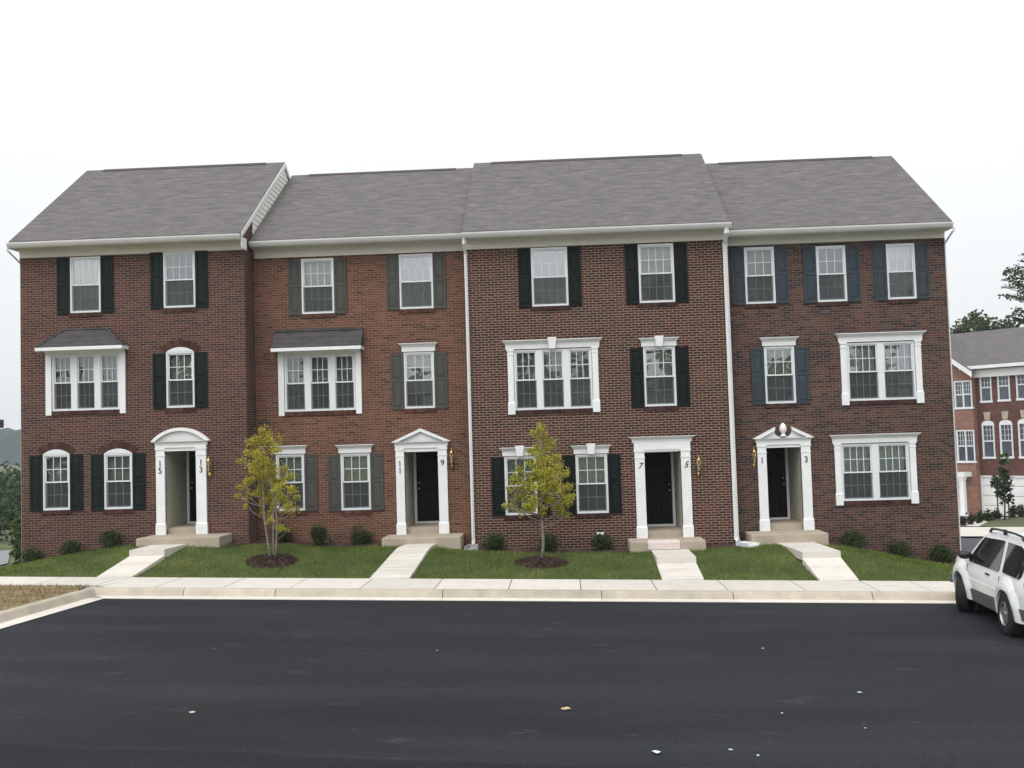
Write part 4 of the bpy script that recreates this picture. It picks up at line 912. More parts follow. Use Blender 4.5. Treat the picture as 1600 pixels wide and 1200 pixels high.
M['leaf_lt'] = leaf_mat('light_green_leaves', [(0, (.06, .1, .03)), (.6, (.11, .16, .05)), (1, (.17, .2, .07))], .3)
M['leaf_mid'] = leaf_mat('mid_green_leaves', [(0, (.03, .045, .02)), (.5, (.055, .08, .032)), (1, (.09, .115, .05))], .3)  # lighter, muted green for the far treetops and the sparse tree
M['leaf_plum'] = leaf_mat('plum_leaves', [(0, (.03, .018, .016)), (.5, (.05, .035, .024)), (1, (.06, .07, .03))], .2)
def clumps_from_px(spot, items, seed):
    """photo points of the leaf clumps -> local clumps round the trunk's own depth"""
    g_ = random.Random(seed); out = []; Y = spot[1]
    for px, py, r_ in items:
        dy = g_.uniform(-.45, .45); x_, z_ = P(px, py, Y+dy)
        out.append((x_-spot[0], dy, z_-spot[2], r_*Y/FPX))
    return out
t0, t1 = tree_spots
it0 = [(410,675,9),(398,690,12),(420,690,13),(437,688,7),(385,707,10),(407,708,15),(428,705,10),(378,722,8),(398,730,14),(418,728,15),(440,735,10),(452,745,9),(412,750,15),(390,750,11),(434,755,13),(457,765,9),(440,778,12),(420,775,12),(400,772,9),(375,762,7),(462,778,8),(450,795,10),(428,795,9),(385,792,6),(422,812,7),(433,762,11),(408,765,11),(425,742,12),(395,740,10),(447,785,10),(414,785,9),(388,775,7),(440,825,9),(450,829,5),(372,775,5),(412,801,6),(466,795,6)]
def loc(spot, px, py, dy=0): x_, z_ = P(px, py, spot[1]+dy); return (x_-spot[0], dy, z_-spot[2])
st0 = [[(-.02, 0, 0), loc(t0, 419, 850), loc(t0, 413, 810), loc(t0, 411, 760), loc(t0, 409, 700), loc(t0, 410, 672)],
       [(.05, .05, 0), loc(t0, 427, 845, .1), loc(t0, 427, 800, .15), loc(t0, 437, 750, .2), loc(t0, 444, 725, .2)],
       [(.1, -.03, 0), loc(t0, 432, 850, -.1), loc(t0, 433, 810, -.15), loc(t0, 425, 770, -.2), loc(t0, 420, 715, -.2)]]
tree('young_tree', t0, st0, clumps_from_px(t0, it0, 3), 8200, .05, M['leaf_yel'], 'bark', 'young yellow leaved tree with three pale stems before the grey shuttered house', 'young trees on the front lawns', 11, .27, .03)
it1 = [(845,668,8),(838,680,9),(852,685,12),(840,700,13),(860,700,12),(828,705,8),(868,715,10),(848,718,16),(830,725,12),(815,735,10),(872,732,12),(855,740,16),(835,745,14),(885,740,9),(805,750,11),(820,760,14),(845,762,16),(868,760,15),(888,760,10),(795,765,8),(810,778,11),(835,782,14),(860,782,14),(882,780,12),(800,790,8),(788,790,6),(825,795,10),(875,797,10),(892,775,7),(850,798,8),(885,805,7),(815,800,6),(842,672,6)]
st1 = [[(0, 0, 0), loc(t1, 849, 850), loc(t1, 847, 820), loc(t1, 846, 790), loc(t1, 848, 750), loc(t1, 846, 705), loc(t1, 844, 665)]]
tree('young_tree', t1, st1, clumps_from_px(t1, it1, 5), 9500, .05, M['leaf_yg'], 'bark', 'young green and yellow tree with one pale trunk before the black shuttered house', 'young trees on the front lawns', 12, .26, .042)

def shrub(name, x_, y_, z_, rx, rz, mat, n, ls, label, group, seed, cat='shrub', rough=.25):
    g_ = random.Random(seed); root = empty(name, (x_, y_, z_)); st = MB(); m = MB(); lob = [(g_.uniform(-.5, .5), g_.uniform(-.5, .5), g_.uniform(.3, 1), g_.uniform(.45, .7)) for _ in range(7)]
    for l in lob: st.tube([(x_+l[0]*.1*rx, y_+l[1]*.1*rx, z_-.02), (x_+l[0]*rx*.6, y_+l[1]*rx*.6, z_+l[2]*rz*1.1)], [.01, .004], 4)
    for _ in range(n):
        l = g_.choice(lob); d = Vector((g_.gauss(0, 1), g_.gauss(0, 1), g_.gauss(0, 1))).normalized(); r_ = g_.uniform(.55, 1.0)**.5*l[3]*(1+g_.gauss(0, rough*.5))
        p = Vector((x_+(l[0]*.75+d.x*r_)*rx, y_+(l[1]*.75+d.y*r_)*rx, z_+max(.03, (l[2]+d.z*r_)*rz)))
        leaf(m, p, ls, g_, -.3)
    st.build('stem', M['bark_dark'], root); m.build('foliage', mat, root)
    return tag(root, label, cat, group)
SHR = [(48, 876, .3, .19, 'low spreading shrub at the far left corner of the dark red wall'), (110, 864, .25, .19, 'small shrub below the leftmost arched window'), (175, 853, .26, .25, 'rounded shrub left of the stoop of doors 15 and 13'),
       (442, 849, .24, .28, 'round shrub behind the stems of the yellow tree'), (503, 853, .26, .26, 'round shrub midway between the yellow tree and the stoop of doors 11 and 9'), (565, 850, .29, .29, 'round shrub left of the stoop of doors 11 and 9'),
       (772, 861, .25, .23, 'small shrub right of the thin white downspout'), (858, 862, .24, .22, 'small shrub behind the single trunked young tree'), (941, 860, .26, .22, 'small shrub under the white vent cover'),
       (1333, 850, .29, .23, 'shrub right of the stoop of doors 1 and 3'), (1403, 865, .3, .2, 'shrub halfway down the slope by the mottled wall'), (1472, 880, .3, .22, 'shrub at the far right corner of the mottled wall')]
for i, (px, py, rx, rz, lb) in enumerate(SHR):
    x_, y_, z_ = hit(px, py, yard); fy = facade_y(x_); y_ = min(y_, fy-.33)
    x_ = PX(px, py, y_); z_ = yard(x_, y_)
    shrub('shrub', x_, y_, z_, rx*1.3, rz*1.4, M['leaf_shrub'], 1900, .05, lb, 'shrubs along the house fronts', 40+i)

# ------------------------------------------------------------------ white two-door off-roader parked nose to the kerb
def car():
    L0 = 0.0                                     # local: x forward, y left, z up; origin below the car's centre
    paint = pmat('white_car_paint', (.78, .79, .8), .3, .02, 2, spec=.5); b = paint.node_tree.nodes['Principled BSDF']; b.inputs['Coat Weight'].default_value = .6; b.inputs['Coat Roughness'].default_value = .08
    grey = pmat('grey_cladding', (.1, .1, .104), .6, .08, 5); black = pmat('black_rubber', (.015, .015, .016), .75, .2, 30); dark = pmat('black_trim', (.02, .02, .022), .4, .1, 6)
    glass = pmat('dark_car_glass', (.012, .016, .016), .03, .1, 1, spec=.9); alloy = pmat('alloy', (.42, .43, .44), .35, .06, 9, metal=.85); under = pmat('underbody', (.01, .01, .01), .9, .2, 6)
    red = pmat('red_lens', (.35, .01, .01), .15, .1, 9); lens = pmat('clear_lens', (.6, .6, .58), .1, .05, 9)
    z_at = lot
    fr = np.array((PX(1500, 956, 21.45)+.1, 21.45)); re = np.array((PX(1571, 994, 18.85)+.1, 18.85))     # ground points of the left wheels
    hd = fr-re; hd /= np.linalg.norm(hd); ctr = (fr+re)/2+np.array((hd[1], -hd[0]))*.74
    root = empty('parked_car', (ctr[0], ctr[1], lot(ctr[0])+.0), math.atan2(hd[1], hd[0])); root.rotation_euler = (math.atan(.028)*1.0, 0, math.atan2(hd[1], hd[0]))
    WB = 1.3; WR = .37
    # outline of the side in (x, z): front bumper, bonnet, screen, roof, tail
    top = [(2.22, .42), (2.28, .55), (2.26, .7), (2.2, .82), (2.05, .94), (1.85, 1.0), (1.6, 1.04), (1.25, 1.075), (1.02, 1.1), (.86, 1.2), (.52, 1.46), (.3, 1.6), (.16, 1.645), (-.2, 1.69), (-.9, 1.7), (-1.6, 1.675), (-1.95, 1.62), (-2.05, 1.5), (-2.16, 1.12), (-2.2, .95), (-2.2, .62), (-2.24, .55), (-2.22, .4)]
    def hw(x, z):                                # half width of the body
        s = .805
        if z < .6: s -= .05*(.6-z)/.3
        if z > .9: s -= (z-.9)*.27
        if z > 1.6: s -= (z-1.6)*.75
        e_ = max(0, abs(x+.0)-(1.5 if x > 0 else 1.75)); s -= (.42 if x > 0 else .32)*e_**1.9
        s += .012*math.exp(-((z-.8)/.06)**2)
        return s
    def arch_pts(cx, r, n=14): return [(cx+r*math.cos(t), .37+r*math.sin(t)) for t in np.linspace(math.pi*1.02, -.02*math.pi, n)]
    ra = .44
    def dens(pts, d=.1):
        o = []
        for a, b_ in zip(pts[:-1], pts[1:]):
            n = max(1, int(math.dist(a, b_)/d)); o += [(a[0]+(b_[0]-a[0])*k/n, a[1]+(b_[1]-a[1])*k/n) for k in range(n)]
        return o+[pts[-1]]
    topd = dens(top)
    bottom = [(-2.22, .36)]+[(-WB-ra-.01, .36)]+arch_pts(-WB, ra)+[(-WB+ra+.01, .34)]+dens([(-WB+ra+.05, .34), (WB-ra-.05, .34)], .2)+arch_pts(WB, ra)+[(WB+ra+.02, .36), (2.2, .38)]
    poly = topd+bottom                            # front -> over the top -> back -> along the sill to the front
    inside = lambda p: sum(((a[1] > p[1]) != (c[1] > p[1])) and (p[0] < (c[0]-a[0])*(p[1]-a[1])/(c[1]-a[1]+1e-12)+a[0]) for a, c in zip(poly, poly[1:]+poly[:1])) % 2
    pts = [Vector(p) for p in poly]; n0 = len(pts)
    for x in np.arange(-2.15, 2.25, .09):
        for z in np.arange(.42, 1.68, .08):
            p = (x+.013*math.sin(z*40), z)
            if inside(p) and min(math.dist(p, q) for q in poly) > .045: pts.append(Vector(p))
    vs, _, fs, *_r = geometry.delaunay_2d_cdt(pts, [], [list(range(n0))], 1, 1e-5)
    body = MB()
    for s in (1, -1):
        body.add([(v.x, s*hw(v.x, v.y), v.y) for v in vs], [tuple(f) if s == 1 else tuple(reversed(f)) for f in fs])
    NW = 8
    for (a, b_) in zip(topd[:-1], topd[1:]):
        for k in range(NW):
            u0, u1 = -1+2*k/NW, -1+2*(k+1)/NW; bl = lambda p, u: (p[0]+(.07 if p[0] > 1.9 else -.0)*(1-u*u)+(.09*(1-u*u) if .1 < p[0] < 1.05 and p[1] > 1.05 else 0), u*hw(*p), p[1]+.03*(1-u*u)*(1 if p[1] > .9 else 0))
            body.quad(bl(a, u0), bl(b_, u0), bl(b_, u1), bl(a, u1))
    bo = body.build('body', paint, root, off=(0, 0, 0), smooth=True)
    bmod = None
    def onside(pl, s, out, n=.12):                # flat outline laid on the flank, with thickness
        d = dens(pl+[pl[0]], n)[:-1]; pts2 = [Vector(p) for p in d]; n1 = len(pts2)
        xs2 = [p[0] for p in d]; zs2 = [p[1] for p in d]
        ins = lambda p: sum(((a[1] > p[1]) != (c[1] > p[1])) and (p[0] < (c[0]-a[0])*(p[1]-a[1])/(c[1]-a[1]+1e-12)+a[0]) for a, c in zip(d, d[1:]+d[:1])) % 2
        for x in np.arange(min(xs2), max(xs2), n):
            for z in np.arange(min(zs2), max(zs2), n):
                if ins((x, z)) and min(math.dist((x, z), q) for q in d) > n*.4: pts2.append(Vector((x, z)))
        v2, _, f2, *_q = geometry.delaunay_2d_cdt(pts2, [], [list(range(n1))], 1, 1e-5)
        m_ = MB(); m_.add([(v.x, s*(hw(v.x, v.y)+out), v.y) for v in v2], [tuple(f) for f in f2])
        for i in range(n1):
            a, c = d[i], d[(i+1) % n1]; m_.quad((a[0], s*(hw(*a)+out), a[1]), (c[0], s*(hw(*c)+out), c[1]), (c[0], s*(hw(*c)-.02), c[1]), (a[0], s*(hw(*a)-.02), a[1]))
        return m_
    fw = [(.86, 1.06), (.8, 1.13), (.43, 1.44), (.28, 1.54), (-.7, 1.575), (-.79, 1.56), (-.84, 1.07), (-.8, 1.03), (.8, 1.03)]
    rw = [(-1.02, 1.05), (-.97, 1.55), (-.93, 1.57), (-1.6, 1.56), (-1.83, 1.5), (-1.93, 1.2), (-1.91, 1.08), (-1.83, 1.03)]
    door = [(.86, .52), (.9, 1.08), (.84, 1.16), (.36, 1.58), (-.8, 1.64), (-.88, 1.6), (-.93, .54)]
    for s in (1, -1):
        onside(fw, s, .013).build('side_window', glass, bo, off=(0, 0, 0), smooth=False)
        onside(rw, s, .013).build('side_window', glass, bo, off=(0, 0, 0), smooth=False)
        # door shut lines
        m_ = MB(); dd = dens(door+[door[0]], .1)
        for a, c in zip(dd[:-1], dd[1:]):
            if max(a[1], c[1]) < 1.06: m_.tube([(a[0], s*(hw(*a)+.003), a[1]), (c[0], s*(hw(*c)+.003), c[1])], .009, 4, False)
        m_.build('door_seam', dark, bo, off=(0, 0, 0))
        m_ = MB(); m_.box(-.42, -.24, *sorted((s*(hw(-.3, .92)+.008), s*(hw(-.3, .92)+.03))), .91, .945); m_.build('door_handle', dark, bo, off=(0, 0, 0), bevel=.006)
        cl = [(WB-ra-.02, .3), (WB-ra-.03, .52), (-WB+ra+.03, .52), (-WB+ra+.02, .3)]
        onside(cl, s, .022).build('sill_cladding', grey, root, off=(0, 0, 0), smooth=False)
        onside([(-WB-ra-.02, .36), (-WB-ra-.05, .55), (-2.2, .55), (-2.2, .36)], s, .02).build('bumper_corner', grey, root, off=(0, 0, 0))
        m_ = onside([(WB-ra, .69), (WB-ra-.0, .715), (-WB+ra, .715), (-WB+ra, .69)], s, .012); m_.build('side_moulding', paint, root, off=(0, 0, 0))
        for cx in (WB, -WB):                      # flared wheel arch lip
            m_ = MB(); n = 18; rows = []
            for i in range(n):
                t = math.pi*1.04-(math.pi*1.08)*i/(n-1)
                ring = []
                for rr, out in ((ra-.03, .0), (ra-.025, .062), (ra+.03, .068), (ra+.09, .056), (ra+.15, .03), (ra+.22, -.004)):
                    x_, z_ = cx+rr*math.cos(t), max(.3, .37+rr*math.sin(t)); ring.append((x_, s*(hw(x_, z_)+out), z_))
                rows.append(ring)
            for i in range(n-1):
                for k in range(5): m_.quad(rows[i][k], rows[i+1][k], rows[i+1][k+1], rows[i][k+1])
            m_.build('wheel_arch', paint, root, off=(0, 0, 0), smooth=True)
            w_ = MB(); yy = s*.735
            w_.lathe([(.2, -.11), (.25, -.122), (.33, -.118), (.362, -.09), (.37, -.05), (.37, .05), (.362, .09), (.33, .118), (.25, .122), (.2, .11)], (cx, yy, .37), 32, 'y')
            for k in range(40):                    # tread lugs
                a_ = k*2*math.pi/40; c_, s_ = math.cos(a_), math.sin(a_)
                for o_ in (-.07, .0, .07): w_.add([(cx+r_*c_-t_*s_, yy+y_, .37+r_*s_+t_*c_) for r_, t_, y_ in ((.368, -.016, o_-.03), (.368, .016, o_-.03), (.368, .016, o_+.03), (.368, -.016, o_+.03), (.376, -.014, o_-.028), (.376, .014, o_-.028), (.376, .014, o_+.028), (.376, -.014, o_+.028))], [(4, 5, 6, 7), (0, 1, 5, 4), (1, 2, 6, 5), (2, 3, 7, 6), (3, 0, 4, 7)])
            piv = (cx, yy, .37); wo = w_.build('wheel', black, root, off=piv, smooth=False); wo.location = piv
            if cx > 0: wo.rotation_euler = (0, 0, R(-27))
            r_ = MB(); so_ = s
            r_.lathe([(.2, so_*.08), (.212, so_*.122), (.2, so_*.125), (.185, so_*.1), (.18, so_*.02), (.05, so_*.0)], (cx, yy, .37), 28, 'y')
            r_.lathe([(0, so_*.115), (.045, so_*.112), (.05, so_*.08), (.05, 0)], (cx, yy, .37), 14, 'y')
            for k in range(5):
                a_ = k*2*math.pi/5+.3; c_, s_ = math.cos(a_), math.sin(a_); t = .036
                q = [(.03, -t*1.3), (.19, -t), (.19, t), (.03, t*1.3)]
                A = [(cx+u*c_-v*s_, yy+so_*.1, .37+u*s_+v*c_) for u, v in q]; Bv = [(cx+u*c_-v*s_, yy+so_*.05, .37+u*s_+v*c_) for u, v in q]
                r_.add(A+Bv, [(0, 1, 2, 3)]+[(i, (i+1) % 4, 4+(i+1) % 4, 4+i) for i in range(4)])
            r_.build('rim', alloy, wo, off=piv, smooth=False)
        # mirror, roof rail, lamps
        m_ = MB(); mx, my = .72, s*(hw(.7, 1.12)+.14)
        m_.lathe([(0, -.06), (.07, -.055), (.1, -.02), (.105, .03), (.09, .055), (0, .056)], (mx, my, 1.16), 14, 'x'); m_.v = [(a, my+(b_-my)*1.25, 1.16+(c-1.16)*.8) for a, b_, c in m_.v]
        m_.tube([(mx, s*(hw(.7, 1.1)-.02), 1.11), (mx, my-s*.05, 1.13)], .025, 6); m_.build('wing_mirror', dark, root, off=(0, 0, 0), smooth=True)
        m_ = MB(); yr_ = s*.6
        m_.tube([(.1, yr_, 1.665), (.02, yr_, 1.72), (-.3, yr_, 1.738), (-1.2, yr_, 1.742), (-1.55, yr_, 1.72), (-1.62, yr_, 1.67)], [.03, .024, .02, .02, .024, .03], 8); m_.box(-.75, -.65, *sorted((yr_-.02, yr_+.02)), 1.67, 1.77)
        m_.build('roof_rail', dark, root, off=(0, 0, 0), smooth=True)
        onside([(-2.04, .95), (-2.0, 1.3), (-2.11, 1.3), (-2.18, 1.0), (-2.18, .92)], s, .012, .06).build('tail_light', red, root, off=(0, 0, 0))
        onside([(2.0, .78), (2.02, .92), (2.16, .9), (2.23, .82), (2.25, .76)], s, .008, .06).build('headlight', lens, root, off=(0, 0, 0))
    # screens across the body
    def across(a, b_, f, mat, name, lift=.006, n=8):
        m_ = MB()
        for k in range(n):
            u0, u1 = -f+2*f*k/n, -f+2*f*(k+1)/n
            bl = lambda p, u: (p[0]+(.09*(1-u*u) if .1 < p[0] < 1.05 and p[1] > 1.05 else 0)+lift*(1 if p[0] > 0 else -1), u*hw(*p), p[1]+.03*(1-u*u)*(p[1] > .9)+lift)
            m_.quad(bl(a, u0), bl(b_, u0), bl(b_, u1), bl(a, u1))
        m_.build(name, mat, root, off=(0, 0, 0), smooth=True)
    across((.86, 1.2), (.38, 1.55), .9, glass, 'windscreen', .012); across((-2.06, 1.46), (-2.14, 1.14), .86, glass, 'rear_window', .012)
    m_ = MB(); m_.box(-2.3, -2.2, -.8, .8, .42, .6); m_.build('bumper', grey, root, off=(0, 0, 0), bevel=.03)
    m_ = MB(); m_.box(2.28, 2.37, -.74, .74, .42, .62); m_.build('bumper', grey, root, off=(0, 0, 0), bevel=.03)
    m_ = MB(); m_.box(2.26, 2.34, -.45, .45, .68, .86); m_.build('grille', dark, root, off=(0, 0, 0), bevel=.01)
    m_ = MB(); m_.box(-2.1, 2.1, -.6, .6, .3, .6)
    for cx in (WB, -WB): m_.lathe([(.0, -.62), (.5, -.62), (.5, .62), (0, .62)], (cx, 0, .45), 20, 'y')
    m_.build('underbody', under, root, off=(0, 0, 0))
    tag(root, 'white two door off roader with grey sill cladding parked nose to the kerb', 'car')
car()

# ------------------------------------------------------------------ background right: garage townhouses, drive, planting
BD = np.array((math.cos(R(-50)), math.sin(R(-50)))); BN = np.array((-BD[1]*-1, 0))
BC = np.array((PX(1522, 700, 62), 62.0)); 
def BW(px, py, fwd=0.):                # photo point -> (distance along that wall, height)
    d = ray(px, py); nrm = np.array((BD[1], -BD[0])); nrm = -nrm if nrm[1] > 0 else nrm
    o_ = BC+nrm*fwd; t = (o_@nrm)/(d[:2]@nrm); p = d[:2]*t
    return float((p-o_)@BD), float(CAMZ+d[2]*t)
M['brick_bgd'] = brick_mat('far_dark_brick', [(0, (.06, .03, .03)), (.5, (.1, .042, .036)), (1, (.12, .055, .045))], (.15, .1, .085), .0055, seed=11)
M['brick_bgo'] = brick_mat('far_orange_brick', [(0, (.17, .085, .068)), (.5, (.215, .11, .087)), (1, (.25, .135, .11))], (.3, .2, .15), .0055, seed=12)
M['glass_far'] = pmat('far_window_glass', (.07, .08, .1), .06, .3, 1.5, spec=.7)
GZ0 = BW(1560, 806)[1]
def far_house(label, s0, s1, fwd, brick, wins, zg, ridge_z, gable=None, garage=None, extra=None, roof_s=None):
    ang = math.atan2(BD[1], BD[0]); nrm = np.array((BD[1], -BD[0])); nrm = -nrm if nrm[1] > 0 else nrm
    o_ = BC+nrm*fwd; root = empty('garage_townhouse', (o_[0], o_[1], 0), ang)
    # local: x along the wall to the near right, y into the building (right-hand normal), z up
    zero = (0, 0, 0); m = MB(); holes = [(w_[0], w_[1], w_[2], w_[3]) for w_ in wins]
    if garage: holes.append(garage)
    wall_with_holes(m, s0, s1, GZ0-1, zg, 0, holes, .12)
    m.quad((s0, 0, GZ0-1), (s0, 0, zg), (s0, 10, zg), (s0, 10, GZ0-1)); m.quad((s1, 0, GZ0-1), (s1, 10, GZ0-1), (s1, 10, zg), (s1, 0, zg)); m.quad((s0, 10, GZ0-1), (s0, 10, zg), (s1, 10, zg), (s1, 10, GZ0-1))
    if gable: m.poly([(s0, -.001, zg), (s1, -.001, zg), ((s0+s1)/2, -.001, zg+gable)])
    m.build('wall', M[brick], root, off=zero)
    for x0, x1, z0, z1, units, arch in wins:
        w_ = MB(); pn = MB(); ks = MB(); fr = .07
        w_.box(x0, x0+fr, -.04, .1, z0, z1); w_.box(x1-fr, x1, -.04, .1, z0, z1); w_.box(x0+fr, x1-fr, -.039, .1, z1-fr, z1); w_.box(x0-.03, x1+.03, -.06, .1, z0-.05, z0+fr); zm = (z0+z1)/2
        W_ = (x1-x0)/units
        for u in range(units):
            a, b = x0+u*W_+(fr if u == 0 else fr/2), x0+(u+1)*W_-(fr if u == units-1 else fr/2)
            if u: w_.box(a-fr, a, -.038, .1, z0+fr, z1-fr)
            w_.box(a, b, .0, .06, zm-.035, zm+.035); pn.quad((a, .05, z0+fr), (b, .05, z0+fr), (b, .05, z1-fr), (a, .05, z1-fr))
            for k in (1, 2): xx = a+(b-a)*k/3; w_.box(xx-.009, xx+.009, .02, .045, zm, z1-fr)
            for k in (1, 2): zz = zm+(z1-zm)*k/3; w_.box(a, b, .021, .044, zz-.009, zz+.009)
        if arch:
            n = 10; w_.prism([(x0, z1), (x1, z1)]+[((x0+x1)/2+(x1-x0)/2*math.cos(t), z1+.22*math.sin(t)) for t in np.linspace(0, math.pi, n)][1:-1], -.03, .02)
            ks.prism([((x0+x1)/2-.14, z1+.25), ((x0+x1)/2+.14, z1+.25), ((x0+x1)/2+.2, z1+.7), ((x0+x1)/2-.2, z1+.7)], -.06, 0)
        o = w_.build('window', M['vinyl'], root, off=zero); pn.build('pane', M['glass_far'], o, off=zero)
        if ks.v: ks.build('keystone', M['conc_tan'], o, off=zero)
    ra, rb = roof_s or (s0, s1)
    r_ = MB()
    if not gable: r_.prism([(-.45, zg+.05), (5, ridge_z), (10.45, zg+.05), (10.45, zg-.05), (-.45, zg-.05)], ra, rb, 'yz')
    if gable:
        c = (s0+s1)/2; hh = gable
        for s_ in (-1, 1):
            e_ = c+s_*((s1-s0)/2+.3); r_.add([(c, -.35, zg+hh+.12), (c, 4.4, zg+hh+.12), (e_, .0, zg-.08), (e_, -.35, zg-.08)], [(0, 1, 2, 3)])
    ro = r_.build('roof', M['shingle'], root, off=zero)
    g_ = MB()
    if not gable: g_.box(max(ra, s0-.25), rb, -.58, -.452, zg-.02, zg+.16); g_.box(max(ra, s0), rb, -.2, -.002, zg-.5, zg-.06)
    if gable:
        for s_ in (-1, 1):
            e_ = c+s_*((s1-s0)/2+.3); g_.prism([(c, zg+hh+.1), (e_, zg-.1), (e_, zg-.4), (c, zg+hh-.2)], -.4, -.36)
    g_.build('gutter', M['white'], root, off=zero)
    if garage:
        x0, x1, z0, z1 = garage; d = MB()
        for k in range(4):
            a, b = z0+(z1-z0)*k/4, z0+(z1-z0)*(k+1)/4
            d.box(x0+.08, x1-.08, .05, .1, a+.012, b-.012)
            nn = max(1, int((x1-x0)/.7))
            for j in range(nn): p0 = x0+.08+(x1-x0-.16)*j/nn; p1 = x0+.08+(x1-x0-.16)*(j+1)/nn; d.box(p0+.08, p1-.08, .04, .051, a+.1, b-.1)
        do = d.build('garage_door', M['white'], root, off=zero)
        f_ = MB(); f_.box(x0, x0+.08, -.03, .1, z0, z1); f_.box(x1-.08, x1, -.03, .1, z0, z1); f_.box(x0, x1, -.031, .1, z1-.07, z1+.03); f_.build('door_frame', M['vinyl'], do, off=zero)
    if extra: extra(root)
    return tag(root, label, 'townhouse', 'garage townhouses across the side street')
def wr(px0, px1, py0, py1, units=1, arch=0, fwd=0):
    a = BW(px0, (py0+py1)/2, fwd)[0]; b = BW(px1, (py0+py1)/2, fwd)[0]; pc = (px0+px1)/2
    return (a, b, BW(pc, py1, fwd)[1], BW(pc, py0, fwd)[1], units, arch)
wd = [wr(1531.5, 1549.5, 583, 628), wr(1559, 1578, 580, 626), wr(1588, 1608, 577, 624), wr(1535.5, 1554.5, 663, 715.5, 1, 1), wr(1563, 1583, 662, 715, 1, 1), wr(1592, 1613, 660, 715, 1, 1)]
ga = BW(1533.5, 770)[0]; gz = BW(1560, 744)[1]
zgd = BW(1560, 574)[1]
far_house('dark brick garage townhouse with arched windows and wide white garage door', -.1, BW(1640, 700)[0], 0, 'brick_bgd', wd, zgd, zgd+2.6, garage=(ga, BW(1632, 770)[0], GZ0, gz), roof_s=(-7.5, BW(1640, 700)[0]+.3))
wo_ = [wr(1491.5, 1519, 595, 638, 2, 0, .5), wr(1495.5, 1523.5, 672, 722, 2, 0, .5)]
s1o = BW(1522, 700, .5)[0]
def cols_(root):
    m_ = MB()
    for xx in (s1o-.45, s1o-1.35): m_.box(xx-.13, xx+.13, -.75, -.49, GZ0, gz+.0); m_.box(xx-.17, xx+.17, -.79, -.45, GZ0, GZ0+.2); m_.box(xx-.17, xx+.17, -.79, -.45, gz-.15, gz)
    m_.box(s1o-1.6, s1o-.2, -.85, -.02, gz+.001, gz+.25); m_.build('porch_column', M['white'], root, off=(0, 0, 0))
far_house('pinkish orange brick garage townhouse with paired windows and front gable', s1o-6.2, s1o, .5, 'brick_bgo', wo_, zgd-.1, zgd+3, gable=2.3, garage=(BW(1498, 776, .5)[0]-1.6, BW(1509, 776, .5)[0], GZ0, gz-.1), extra=cols_)

# ---- side street, kerb, drive and planting in front of that row
def strip(name, mat, pts, lift): # polygon on the terrain, given in world x y
    m_ = MB(); m_.poly([(x, y, terrain(x, y)+lift) for x, y in pts]); return tag(m_.build(name, mat), kind='structure')
def grid_sheet(name, mat, quad_, lift, n=14):
    m_ = MB(); A = [np.array(q, float) for q in quad_]
    f_ = lambda u, v: (A[0]*(1-u)+A[1]*u)*(1-v)+(A[3]*(1-u)+A[2]*u)*v
    for i in range(n):
        for j in range(n):
            c4 = [f_((i+a)/n, (j+b)/n) for a, b in ((0, 0), (1, 0), (1, 1), (0, 1))]; m_.add([(p[0], p[1], terrain(p[0], p[1])+lift) for p in c4], [(0, 1, 2, 3)])
    return tag(m_.build(name, mat, smooth=True), kind='structure')
M['asphalt_far'] = pmat('weathered_asphalt', (.06, .063, .072), .9, .15, 2)
tf = terrain
pr = lambda px, py: hit(px, py, tf)[:2]
rA, rB = pr(1500, 839), pr(1600, 848); rC, rD = pr(1600, 872), pr(1500, 870)
grid_sheet('side_street', M['asphalt_far'], [(rA[0]-8, rA[1]+3.5), (rB[0]+14, rB[1]-6), (rB[0]+6, 21.5), (12.8, 31)], .03)
ka, kb = pr(1500, 825), pr(1600, 829)
grid_sheet('far_kerb', M['conc'], [(ka[0]-8, ka[1]+3), (kb[0]+14, kb[1]-6), (rB[0]+14, rB[1]-6), (rA[0]-8, rA[1]+3.5)], .1)
da, db = pr(1500, 823), pr(1552, 818)
grid_sheet('driveway', M['conc'], [(BC[0]-6, BC[1]+6), (BC[0]+12, BC[1]-14), (db[0]+13, db[1]-12.5), (da[0]-7, da[1]+4)], .045)
qa, qb, qc, qd = pr(1552, 813), pr(1640, 806), pr(1640, 828), pr(1530, 824.5)
grid_sheet('planting_strip', M['field'], [qa, qb, qc, qd], .075)
m0 = pr(1536, 821); m1 = pr(1640, 813)
def pl(px, py): x_, y_ = pr(px, py); return x_, y_, terrain(x_, y_)+.06
FSH = [(1506, 823, .33, .4, 'reddish'), (1517.5, 821, .42, .6, 'plum'), (1531.5, 819, .45, .65, 'green'), (1545, 816, .45, .7, 'green'), (1557, 813, .4, .7, 'plum'), (1583.5, 811, .42, .75, 'green'), (1596.5, 810, .45, .75, 'plum')]
FLB = ['small reddish bedding shrub at the open left end of the far planting row', 'plum bedding shrub second from the left in the far planting row', 'green bedding shrub third from the left in the far planting row', 'green bedding shrub fourth from the left in the far planting row', 'plum bedding shrub just left of the staked tree', 'green bedding shrub just right of the staked tree', 'plum bedding shrub at the right picture edge of the far planting row']
for i, (px, py, rx, rz, k_) in enumerate(FSH):
    x_, y_, z_ = pl(px, py); shrub('bedding_shrub', x_, y_, z_, rx*.62, rz*.62, M['leaf_plum'] if k_ != 'green' else M['leaf_dk'], 260, .14, FLB[i], 'shrubs in the planting strip across the street', 80+i)
